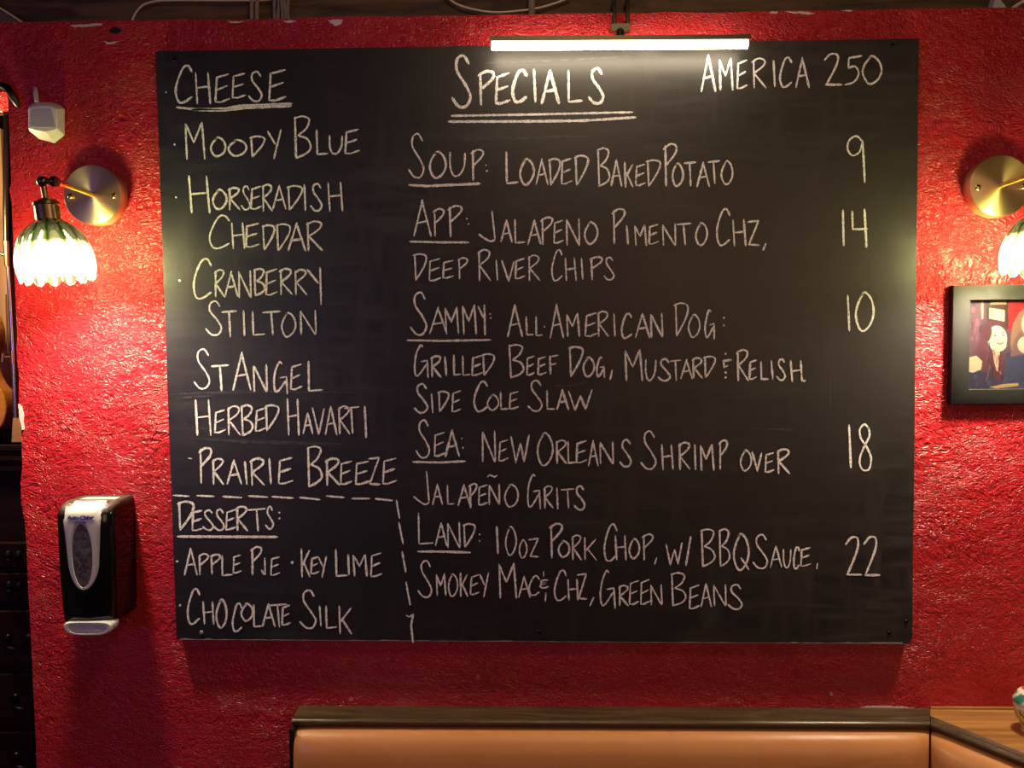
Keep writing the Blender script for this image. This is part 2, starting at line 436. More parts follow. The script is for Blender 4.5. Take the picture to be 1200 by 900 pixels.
# glyph strokes in a unit box (u right, v down); tuples = straight line, lists = smooth stroke
O_ = [(.42, .03), (.12, .3), (.0, .62), (.22, .95), (.5, 1), (.86, .8), (1, .5), (.85, .18), (.5, .0), (.3, .1)]
G = {
 'A': [((0, 1), (.5, 0)), ((.47, .02), (1, 1)), ((.2, .64), (.8, .58))],
 'B': [((.05, .02), (.14, 1)), [(.0, .06), (.5, 0), (.92, .08), (.72, .3), (.25, .46)], [(.25, .46), (.8, .55), (1, .75), (.7, .9), (.12, 1)]],
 'C': [[(1, .17), (.78, .0), (.45, .06), (.12, .42), (.03, .72), (.2, .97), (.55, .98), (1, .84)]],
 'D': [((.10, .02), (.18, 1)), [(.0, .07), (.5, 0), (1, .1), (.85, .45), (.2, .98)]],
 'E': [((.95, .02), (.12, .14), (.03, .97)), ((.03, .97), (.4, .97), (1, .86)), ((.1, .56), (.85, .42))],
 'F': [((.05, .03), (.12, 1)), ((.0, .1), (1, 0)), ((.1, .5), (.8, .42))],
 'G': [[(.58, .05), (.4, .0), (.15, .25), (.02, .6), (.1, .9), (.35, .9), (.85, .58)], ((.45, .5), (.9, .46), (.96, 1))],
 'H': [((.03, 0), (.15, 1)), ((.86, 0), (1, 1)), ((.1, .5), (.92, .45))],
 'I': [((.25, 0), (.75, 1))],
 'J': [((.82, 0), (1, .93)), [(1, .93), (.75, 1), (.35, .9), (0, .76)]],
 'K': [((.08, 0), (.15, 1)), ((.95, .08), (.15, .6)), ((.3, .48), (1, 1))],
 'L': [((.05, 0), (.1, .98)), ((.1, .98), (1, .95))],
 'M': [((.02, .04), (.1, 1)), ((.02, .04), (.45, .55), (.86, 0)), ((.86, 0), (1, 1))],
 'N': [((.02, .04), (.06, 1)), ((.02, .04), (.92, 1)), ((.9, 0), (.95, .98))],
 'O': [O_], '0': [O_], 'o': [O_],
 'P': [((.14, .04), (.18, 1)), [(.0, .13), (.5, 0), (.95, .04), (.9, .22), (.2, .52)]],
 'Q': [O_, ((.5, .68), (1, 1))],
 'R': [((.1, .04), (.14, 1)), [(.0, .12), (.45, 0), (.9, .06), (.8, .25), (.15, .5)], ((.15, .5), (1, 1))],
 'S': [[(.88, .17), (.62, .01), (.28, .08), (.27, .3), (.72, .58), (.97, .8), (.75, .98), (.35, .98), (0, .82)]],
 'T': [((0, .05), (1, .0)), ((.48, .03), (.58, 1))],
 'U': [[(.03, 0), (.04, .6), (.25, .98), (.6, .96), (.92, .6), (.97, .02)]],
 'V': [((0, 0), (.55, 1)), ((.55, 1), (1, .05))],
 'W': [((0, .05), (.27, 1)), ((.27, 1), (.52, .3)), ((.52, .3), (.72, .96)), ((.72, .96), (1, 0))],
 'Y': [((0, .06), (.55, .5)), ((1, 0), (.45, 1))],
 'y': [((0, .04), (.8, .42)), ((.92, 0), (1, 1))],
 'Z': [((0, .05), (.95, 0)), ((.95, 0), (.1, .97)), ((.1, .97), (1, 1))],
 '1': [((.3, 0), (.7, 1))],
 '2': [[(0, .2), (.35, .01), (.75, .05), (.7, .35), (.1, .96)], ((.06, .97), (1, .97))],
 '4': [((.05, .05), (.08, .52)), ((.08, .52), (1, .52)), ((.82, 0), (.95, 1))],
 '5': [((.98, .02), (.25, .08)), ((.25, .08), (.22, .42)), [(.22, .42), (.6, .38), (.8, .6), (.55, .9), (0, 1)]],
 '8': [[(.75, .1), (.45, 0), (.12, .12), (.2, .3), (.6, .48), (.9, .72), (.75, .97), (.3, .98), (.1, .78), (.4, .5), (.8, .25), (.7, .06)]],
 '9': [[(.85, .12), (.5, .0), (.1, .1), (.03, .28), (.3, .42), (.7, .34), (.86, .12)], ((.86, .1), (1, 1))],
 '&': [[(.95, .1), (.3, .15), (.2, .4), (.75, .42), (.2, .55), (.1, .85), (.5, .95), (1, .8)]],
 'z': [((0, .05), (.95, 0)), ((.95, 0), (.1, .97)), ((.1, .97), (1, 1))],
}
def ribbon(mb, pts, w, y):
    # pts in photo pixels on the board's plane; w in metres
    Q = [P(px, py, y) for px, py in pts]
    Q = [(q[0], q[2]) for q in Q]
    # resample
    out = [np.array(Q[0])]
    for a, b in zip(Q[:-1], Q[1:]):
        a, b = np.array(a), np.array(b); L = np.linalg.norm(b - a); k = max(1, int(L / .005))
        out += [a + (b - a) * j / k for j in range(1, k + 1)]
    if len(out) < 2 or np.linalg.norm(out[-1] - out[0]) < 1e-6: return
    n = len(out); vs = []
    for i, p in enumerate(out):
        d = out[min(i + 1, n - 1)] - out[max(i - 1, 0)]; d = d / (np.linalg.norm(d) + 1e-9); nn = np.array((-d[1], d[0]))
        hw = w / 2 * (rnd.uniform(.72, 1.15))
        if i in (0, n - 1): hw *= .6
        vs += [(*(p + nn * hw),), (*(p - nn * hw),)]
    e0 = out[0] - (out[1] - out[0]) / (np.linalg.norm(out[1] - out[0]) + 1e-9) * w * .3
    e1 = out[-1] + (out[-1] - out[-2]) / (np.linalg.norm(out[-1] - out[-2]) + 1e-9) * w * .3
    V = [(a, y, b) for a, b in vs] + [(e0[0], y, e0[1]), (e1[0], y, e1[1])]
    Fs = [(2 * i, 2 * i + 1, 2 * i + 3, 2 * i + 2) for i in range(n - 1)] + [(2 * n, 1, 0), (2 * n + 1, 2 * n - 2, 2 * n - 1)]
    mb.add(V, Fs)
YC = -.0007
def write(label, ox, oy, items, w=2.7, s=4.0):
    """items: (glyph, x0, y0, x1, y1) or ('line', [pts], width) or ('dot', x, y, r); coordinates in an s-times crop that starts at photo pixel ox, oy"""
    mb = MB(); layer = 0
    for it in items:
        if it[0] == 'line':
            ribbon(mb, [(ox + x / s, oy + y / s) for x, y in it[1]], (it[2] if len(it) > 2 else w) * .00174, YC - layer * 2e-5)
        elif it[0] == 'dot':
            c = P(ox + it[1] / s, oy + it[2] / s, YC); r = it[3] * .00174
            mb.add([(c[0] + r * math.cos(a) * rnd.uniform(.75, 1.2), YC, c[2] + r * math.sin(a) * rnd.uniform(.75, 1.2)) for a in np.linspace(0, 2 * math.pi, 9, endpoint=False)], [tuple(range(9))])
        else:
            ch, x0, y0, x1, y1 = it
            for st in G[ch]:
                pts = [(x0 + (x1 - x0) * u + rnd.uniform(-1.2, 1.2), y0 + (y1 - y0) * v + rnd.uniform(-1.2, 1.2)) for u, v in st]
                if isinstance(st, list): pts = [tuple(p) for p in catmull(pts, 5)]
                ribbon(mb, [(ox + x / s, oy + y / s) for x, y in pts], w * .00156 * rnd.uniform(.85, 1.15), YC - layer * 2e-5)
                layer = (layer + 1) % 12
    o = build('chalk_lettering', mb, M['chalk'], BOARD, fix=False)
    me = o.data
    if me.polygons[0].normal.y > 0: me.flip_normals()
    o['label'] = label
A_ = (180, 50); B_ = (180, 240); C_ = (180, 400); D_ = (190, 570); E_ = (470, 50); F_ = (770, 40); G_ = (470, 220); H_ = (770, 220); I_ = (470, 390); J_ = (720, 390); K_ = (470, 550); L_ = (760, 550)
write('underlined chalk heading CHEESE', *A_, [('C', 102, 108, 180, 282), ('H', 195, 140, 265, 285), ('E', 288, 145, 355, 282), ('E', 368, 142, 430, 262), ('S', 445, 135, 510, 275), ('E', 540, 125, 620, 275),
    ('line', [(106, 303), (200, 313), (330, 310), (400, 296), (648, 286)], 3), ('line', [(180, 314), (330, 318), (420, 306), (645, 296)], 3.2), ('dot', 58, 233, 1.0)])
write('chalk words MOODY BLUE', *A_, [('M', 148, 375, 240, 545), ('O', 268, 445, 338, 532), ('O', 352, 455, 436, 530), ('D', 450, 440, 520, 535), ('Y', 535, 408, 598, 545), ('B', 658, 345, 735, 540), ('L', 762, 410, 815, 525), ('U', 823, 435, 885, 520), ('E', 895, 405, 965, 522), ('dot', 98, 477, 1.2)])
write('chalk word HORSERADISH', *A_, [('H', 163, 625, 262, 798), ('O', 278, 690, 342, 780), ('R', 350, 680, 405, 782), ('S', 412, 672, 452, 782), ('E', 455, 672, 505, 782), ('R', 508, 665, 556, 790), ('A', 560, 668, 620, 780), ('D', 625, 672, 695, 785), ('I', 703, 665, 715, 785), ('S', 735, 660, 790, 788), ('H', 815, 655, 885, 790), ('dot', 105, 725, 1.2)])
write('chalk word CHEDDAR', *B_, [('C', 260, 50, 355, 205), ('H', 365, 85, 425, 205), ('E', 430, 85, 495, 200), ('D', 508, 95, 565, 212), ('D', 572, 90, 640, 215), ('A', 632, 85, 712, 215), ('R', 715, 78, 792, 215)])
write('chalk word CRANBERRY', *B_, [('C', 185, 255, 270, 440), ('R', 285, 305, 332, 432), ('A', 335, 312, 395, 430), ('N', 398, 310, 460, 435), ('B', 470, 300, 520, 425), ('E', 525, 300, 580, 425), ('R', 590, 300, 648, 420), ('R', 660, 305, 718, 422), ('y', 720, 295, 785, 468), ('dot', 122, 355, 1.6)])
write('chalk word STILTON', *B_, [('S', 245, 450, 320, 610), ('T', 320, 497, 388, 618), ('I', 418, 497, 430, 612), ('L', 462, 500, 520, 612), ('T', 512, 500, 592, 608), ('O', 600, 505, 665, 618), ('N', 688, 495, 765, 608)])
write('chalk words ST ANGEL', *C_, [('S', 190, 35, 265, 222), ('T', 272, 112, 352, 230), ('A', 372, 50, 455, 228), ('N', 468, 110, 535, 235), ('G', 562, 98, 630, 245), ('E', 642, 105, 695, 228), ('L', 722, 95, 790, 235)])
write('chalk words HERBED HAVARTI', *C_, [('H', 195, 275, 268, 440), ('E', 285, 320, 335, 430), ('R', 345, 305, 405, 438), ('B', 410, 300, 465, 440), ('E', 478, 310, 525, 422), ('D', 520, 300, 585, 420), ('H', 625, 270, 682, 440), ('A', 702, 335, 745, 432), ('V', 745, 310, 800, 435), ('A', 805, 305, 858, 438), ('R', 865, 305, 920, 435), ('T', 895, 308, 962, 432), ('I', 988, 305, 1000, 450)])
write('chalk words PRAIRIE BREEZE', *C_, [('P', 212, 500, 270, 665), ('R', 275, 550, 328, 670), ('A', 345, 555, 412, 670), ('I', 425, 565, 440, 670), ('R', 452, 550, 520, 675), ('I', 540, 550, 552, 670), ('E', 585, 542, 652, 670), ('B', 720, 492, 788, 680), ('R', 805, 550, 872, 675), ('E', 875, 560, 930, 672), ('E', 945, 560, 1010, 672), ('Z', 1008, 545, 1060, 672), ('E', 1072, 545, 1140, 670), ('line', [(164, 548), (178, 550)], 2)], w=3.0)
write('dashed chalk line boxing off the desserts', *C_, [('line', list(p)) for p in (((92, 722), (165, 726)), ((203, 723), (283, 727)), ((325, 727), (412, 733)), ((445, 725), (535, 730)), ((555, 728), (655, 735)), ((685, 732), (780, 742)), ((810, 725), (893, 732)), ((930, 737), (1012, 737)), ((1040, 738), (1120, 746)), ((1138, 745), (1153, 830)), ((1150, 850), (1170, 950)), ((1165, 985), (1182, 1082)), ((1183, 1128), (1203, 1235)), ((1218, 1278), (1207, 1330), (1216, 1412)), ((1185, 1285), (1200, 1292), (1218, 1278)))], w=2.4)
write('underlined chalk heading DESSERTS', *D_, [('D', 72, 72, 145, 205), ('E', 140, 110, 190, 210), ('S', 190, 110, 240, 205), ('S', 245, 108, 292, 205), ('E', 298, 108, 345, 205), ('R', 345, 95, 400, 208), ('T', 402, 105, 485, 210), ('S', 485, 95, 522, 200), ('dot', 549, 123, 1.3), ('dot', 550, 150, 1.3), ('line', [(72, 235), (250, 236), (540, 237)], 3.4)], w=2.9)
write('chalk words APPLE PIE', *D_, [('A', 105, 290, 165, 415), ('P', 170, 318, 215, 415), ('P', 225, 320, 272, 412), ('L', 278, 325, 330, 418), ('E', 332, 320, 370, 408), ('P', 415, 285, 465, 415), ('J', 466, 335, 484, 412), ('E', 508, 328, 552, 418), ('dot', 70, 352, 1.6)])
write('chalk words KEY LIME', *D_, [('K', 650, 290, 692, 425), ('E', 697, 328, 735, 410), ('Y', 735, 328, 770, 425), ('L', 812, 295, 868, 422), ('I', 868, 320, 880, 415), ('M', 895, 320, 960, 420), ('E', 978, 310, 1028, 425), ('dot', 610, 357, 1.8)])
write('chalk words CHOCOLATE SILK', *D_, [('C', 118, 482, 175, 645), ('H', 190, 540, 242, 645), ('O', 255, 530, 303, 660), ('C', 330, 550, 372, 680), ('O', 372, 550, 425, 630), ('L', 428, 555, 468, 660), ('A', 470, 550, 530, 658), ('T', 500, 552, 585, 660), ('E', 562, 555, 600, 652), ('S', 645, 485, 722, 665), ('I', 735, 560, 748, 655), ('L', 765, 560, 820, 665), ('K', 825, 560, 888, 690), ('dot', 83, 557, 1.6)])
write('double underlined chalk heading SPECIALS', *E_, [('S', 238, 58, 328, 302), ('P', 362, 135, 435, 290), ('E', 442, 140, 510, 290), ('C', 522, 130, 588, 278), ('I', 618, 125, 634, 278), ('A', 660, 130, 740, 285), ('L', 780, 130, 848, 280), ('S', 880, 120, 950, 285),
    ('line', [(235, 343), (600, 337), (1085, 326)], 2.6), ('line', [(222, 370), (600, 369), (850, 366), (1100, 350)], 3.2)], w=3.7)
write('chalk words SOUP LOADED BAKED POTATO, Soup underlined', *E_, [('S', 35, 425, 108, 632), ('O', 135, 510, 210, 632), ('U', 228, 515, 302, 625), ('P', 328, 502, 385, 645), ('dot', 398, 575, .8), ('dot', 402, 602, 1.2), ('line', [(38, 667), (120, 672), (370, 661)], 3.2),
    ('L', 490, 512, 550, 662), ('O', 558, 545, 622, 665), ('A', 632, 545, 688, 665), ('D', 692, 545, 745, 668), ('E', 750, 540, 800, 665), ('D', 812, 530, 875, 668), ('B', 920, 495, 978, 672), ('A', 985, 550, 1035, 672), ('K', 1045, 560, 1088, 678), ('E', 1098, 568, 1145, 672), ('D', 1150, 550, 1215, 672),
    ('P', 1230, 475, 1292, 670), ('O', 1272, 565, 1322, 672), ('T', 1325, 560, 1382, 672), ('A', 1388, 560, 1445, 675), ('T', 1440, 555, 1492, 660), ('O', 1502, 555, 1555, 662)])
write('chalk words AMERICA 250', *F_, [('A', 208, 95, 275, 270), ('M', 292, 115, 355, 262), ('E', 375, 118, 422, 258), ('R', 445, 115, 510, 252), ('I', 543, 125, 555, 245), ('C', 575, 110, 630, 248), ('A', 650, 110, 712, 250), ('2', 785, 92, 865, 242), ('5', 880, 100, 960, 238), ('0', 965, 102, 1052, 232)], w=2.7)
write('chalk price 9', *F_, [('9', 890, 478, 975, 695)], w=2.7)
write('chalk words APP JALAPENO PIMENTO CHZ, App underlined', *G_, [('A', 60, 55, 140, 228), ('P', 150, 100, 200, 225), ('P', 220, 85, 285, 230), ('dot', 308, 145, 1), ('dot', 316, 170, 1), ('line', [(40, 252), (180, 256), (318, 256)], 2.6),
    ('J', 365, 110, 440, 252), ('A', 468, 150, 520, 255), ('L', 530, 150, 580, 260), ('A', 595, 150, 655, 265), ('P', 655, 140, 710, 265), ('E', 715, 150, 760, 262), ('N', 775, 145, 840, 270), ('O', 860, 160, 922, 262), ('P', 990, 100, 1048, 262), ('I', 1055, 180, 1066, 265), ('M', 1095, 175, 1150, 270), ('E', 1160, 170, 1205, 265),
    ('N', 1225, 170, 1290, 270), ('T', 1292, 168, 1360, 268), ('O', 1382, 165, 1435, 268), ('C', 1478, 100, 1540, 270), ('H', 1555, 150, 1615, 272), ('Z', 1625, 155, 1680, 270), ('line', [(1710, 262), (1697, 292)], 2.6)], w=2.5)
write('chalk price 14', *H_, [('1', 866, 105, 880, 272), ('4', 910, 100, 985, 280)])
write('chalk words DEEP RIVER CHIPS', *G_, [('D', 58, 310, 118, 435), ('E', 130, 330, 185, 438), ('E', 195, 340, 245, 425), ('P', 265, 330, 310, 428), ('R', 360, 292, 418, 435), ('I', 443, 340, 454, 432), ('V', 472, 340, 530, 438), ('E', 535, 330, 580, 428), ('R', 595, 318, 650, 435), ('C', 705, 292, 755, 435), ('H', 768, 330, 820, 435), ('I', 843, 330, 854, 428), ('P', 885, 325, 942, 430), ('S', 952, 325, 998, 432)], w=2.4)
write('chalk words SAMMY ALL-AMERICAN DOG, Sammy underlined', *G_, [('S', 45, 490, 122, 690), ('A', 135, 560, 215, 685), ('M', 205, 560, 270, 685), ('M', 288, 550, 352, 688), ('y', 360, 550, 393, 690), ('dot', 418, 592, .9), ('dot', 420, 610, 1), ('line', [(28, 715), (200, 718), (420, 713)], 2.6),
    ('A', 500, 548, 568, 698), ('L', 585, 605, 620, 692), ('L', 630, 605, 662, 695), ('dot', 672, 652, 1), ('A', 700, 545, 760, 705), ('M', 775, 590, 835, 698), ('E', 862, 585, 918, 698), ('R', 920, 580, 972, 698), ('I', 995, 590, 1005, 695), ('C', 1032, 590, 1080, 705), ('A', 1100, 588, 1165, 702), ('N', 1170, 590, 1228, 700), ('D', 1280, 540, 1345, 695), ('O', 1348, 595, 1400, 700), ('G', 1425, 575, 1470, 710), ('dot', 1514, 610, 1.2), ('dot', 1514, 645, 1.2)], w=2.5)
write('chalk price 10', *H_, [('1', 888, 505, 907, 670), ('0', 932, 490, 1015, 670)], w=3)
write('chalk words GRILLED BEEF DOG, MUSTARD & RELISH', *I_, [('G', 62, 60, 130, 212), ('R', 140, 110, 188, 208), ('I', 203, 112, 214, 200), ('L', 245, 105, 280, 200), ('L', 287, 108, 325, 200), ('E', 332, 105, 380, 202), ('D', 380, 100, 435, 200), ('B', 505, 55, 575, 210), ('E', 588, 108, 625, 200), ('E', 640, 110, 680, 198), ('F', 695, 105, 735, 195), ('D', 785, 65, 850, 205), ('O', 855, 115, 905, 205), ('G', 918, 115, 955, 210), ('line', [(990, 175), (980, 218)], 2.4),
    ('M', 1048, 80, 1130, 225), ('U', 1145, 125, 1195, 222), ('S', 1205, 122, 1262, 225), ('T', 1262, 128, 1310, 225), ('A', 1312, 125, 1365, 215), ('R', 1365, 118, 1412, 212), ('D', 1418, 110, 1472, 210), ('dot', 1522, 98, 1.2), ('line', [(1508, 132), (1548, 127)], 3), ('line', [(1512, 134), (1514, 160), (1532, 154)], 3), ('dot', 1522, 185, 1.4), ('dot', 1522, 210, 1.4),
    ('R', 1572, 80, 1628, 225), ('E', 1632, 125, 1665, 220), ('L', 1685, 135, 1720, 220), ('I', 1733, 130, 1744, 218), ('S', 1762, 122, 1800, 222), ('H', 1825, 130, 1880, 228), ('dot', 1890, 225, 1.6)])
write('chalk words SIDE COLE SLAW', *I_, [('S', 62, 240, 125, 375), ('I', 140, 285, 152, 375), ('D', 172, 275, 222, 370), ('E', 238, 270, 280, 372), ('C', 342, 228, 405, 368), ('O', 405, 290, 458, 362), ('L', 465, 275, 505, 360), ('E', 508, 275, 550, 358), ('S', 595, 222, 662, 368), ('L', 682, 270, 720, 360), ('A', 730, 265, 785, 360), ('W', 785, 268, 895, 362)])
write('chalk words SEA NEW ORLEANS SHRIMP OVER, Sea underlined', *I_, [('S', 70, 408, 135, 585), ('E', 155, 465, 205, 580), ('A', 208, 455, 272, 580), ('dot', 285, 495, 1), ('dot', 290, 540, 1.2), ('line', [(55, 605), (180, 608), (300, 602)], 2.8),
    ('N', 380, 460, 445, 605), ('E', 458, 500, 502, 602), ('W', 515, 480, 600, 610), ('O', 640, 468, 712, 620), ('R', 725, 505, 775, 612), ('L', 780, 508, 820, 612), ('E', 820, 505, 870, 612), ('A', 878, 505, 925, 625), ('N', 932, 510, 998, 615), ('S', 1025, 500, 1080, 628), ('S', 1125, 460, 1195, 640), ('H', 1220, 525, 1275, 640), ('R', 1300, 515, 1355, 640), ('I', 1373, 525, 1384, 640), ('M', 1402, 525, 1465, 645), ('P', 1490, 505, 1528, 640),
    ('O', 1592, 550, 1642, 645), ('V', 1645, 560, 1690, 650), ('E', 1705, 560, 1748, 655), ('R', 1762, 545, 1822, 660)])
write('chalk price 18', *J_, [('1', 1096, 432, 1114, 632), ('8', 1142, 430, 1210, 645)])
write('chalk words JALAPENO GRITS', *K_, [('J', 58, 10, 132, 165), ('A', 148, 70, 195, 165), ('L', 215, 75, 250, 165), ('A', 268, 72, 325, 170), ('P', 318, 68, 355, 180), ('E', 362, 72, 405, 168), ('N', 412, 70, 465, 165), ('line', [(405, 35), (416, 26), (426, 30), (438, 36), (450, 29)], 2.2), ('O', 485, 70, 550, 175), ('G', 592, 25, 655, 185), ('R', 668, 80, 712, 182), ('I', 728, 88, 738, 185), ('T', 750, 92, 812, 180), ('S', 812, 78, 862, 190)], w=2.5)
write('chalk words LAND 10OZ PORK CHOP, W/ BBQ SAUCE, Land underlined', *K_, [('L', 78, 205, 150, 352), ('A', 162, 250, 215, 358), ('N', 218, 248, 278, 368), ('D', 290, 255, 345, 365), ('dot', 368, 305, 1), ('dot', 368, 335, 1), ('line', [(78, 385), (200, 386), (325, 390)], 2.8),
    ('1', 443, 268, 460, 395), ('0', 490, 268, 540, 402), ('o', 555, 330, 590, 415), ('z', 600, 325, 645, 410), ('P', 695, 255, 755, 415), ('O', 738, 335, 790, 410), ('R', 800, 310, 845, 425), ('K', 855, 320, 915, 425), ('C', 952, 258, 1010, 430), ('H', 1002, 310, 1055, 425), ('O', 1070, 325, 1118, 418), ('P', 1130, 305, 1180, 425), ('line', [(1198, 415), (1188, 446)], 2.4),
    ('W', 1242, 345, 1318, 448), ('line', [(1358, 315), (1335, 450)], 2.6), ('B', 1405, 280, 1470, 455), ('B', 1490, 280, 1540, 455), ('Q', 1560, 300, 1630, 470), ('S', 1650, 305, 1720, 465), ('A', 1730, 360, 1785, 460), ('U', 1792, 375, 1828, 460), ('C', 1840, 365, 1866, 465), ('E', 1872, 365, 1920, 455), ('line', [(1952, 440), (1949, 466)], 2.4)], w=2.5)
write('chalk price 22', *L_, [('2', 925, 318, 1000, 500), ('2', 1010, 315, 1085, 502)], w=2.9)
write('chalk words SMOKEY MAC & CHZ, GREEN BEANS', *K_, [('S', 80, 428, 145, 600), ('M', 165, 490, 210, 590), ('O', 222, 490, 265, 595), ('K', 275, 485, 312, 595), ('E', 325, 492, 365, 590), ('Y', 370, 485, 410, 600), ('M', 458, 440, 540, 605), ('A', 552, 500, 605, 600), ('C', 598, 500, 648, 590), ('line', [(668, 480), (668, 502)], 2.2), ('&', 650, 515, 690, 558), ('line', [(679, 580), (676, 620)], 2.2),
    ('C', 718, 475, 775, 615), ('H', 780, 515, 830, 612), ('Z', 828, 490, 870, 608), ('line', [(903, 600), (885, 640)], 2.3), ('G', 932, 475, 1005, 650), ('R', 1020, 545, 1065, 640), ('E', 1070, 520, 1115, 635), ('E', 1122, 515, 1165, 635), ('N', 1170, 540, 1225, 635), ('B', 1265, 485, 1335, 640), ('E', 1350, 540, 1400, 655), ('A', 1405, 535, 1455, 645), ('N', 1465, 540, 1525, 640), ('S', 1532, 540, 1600, 655)], w=2.4)

# ================================================================ PICTURE LIGHT over the board
def picture_light():
    yb = -.058
    a, b = P(574, 45, yb), P(880, 43, yb)
    root = thing('picture_light', P(727, 20, WY - .001), 'lit slim bronze bar lamp bracketed over the top of the chalkboard', 'lamp')
    zc = lambda x: a[2] + (b[2] - a[2]) * (x - a[0]) / (b[0] - a[0])
    # hood: open-backed channel in front of and above the tube
    prof = [(0.000, .0045), (.000, -.0045), (.003, -.0045), (.003, .0025), (.022, .0025), (.022, .0045)]
    rings = [[(x, yb + o, zc(x) + h) for o, h in prof] for x in (a[0], b[0])]
    build('hood', MB().loft(rings), M['bronze'], root)
    t = MB(); r = .0085
    t.tube([(a[0] + .003, yb + .0135, a[2] - .0085), (b[0] - .003, yb + .0135, b[2] - .0085)], r, 14)
    build('glowing_tube', t, M['strip'], root, smooth=True)
    xm = P(728, 40, yb)[0]; br = MB()
    zb = zc(xm) + .0045
    br.tube([(xm, yb + .012, zb - .001), (xm, yb + .014, zb + .012), (xm, -.012, zb + .017)], .0075, 10)
    y0 = WY - .012
    z1, z2 = P(727, 37, y0)[2], P(727, 29, y0)[2]; x1, x2 = P(716, 33, y0)[0], P(738, 33, y0)[0]
    br.box((x1, y0 - .006, z1), (x2, y0 + .008, z2))
    for px in (720, 735.5):
        xc = P(px, 20, y0)[0]; zt = ZTOP + .022
        br.tube([(xc, y0, z2 - .003), (xc, y0, zt - .006), (xc, y0 + .006, zt), (xc, y0 + .03, zt), (xc, y0 + .04, zt - .004)], .0042, 10)
    build('bracket', br, M['bronze'], root, smooth=True, angle=50)
picture_light()

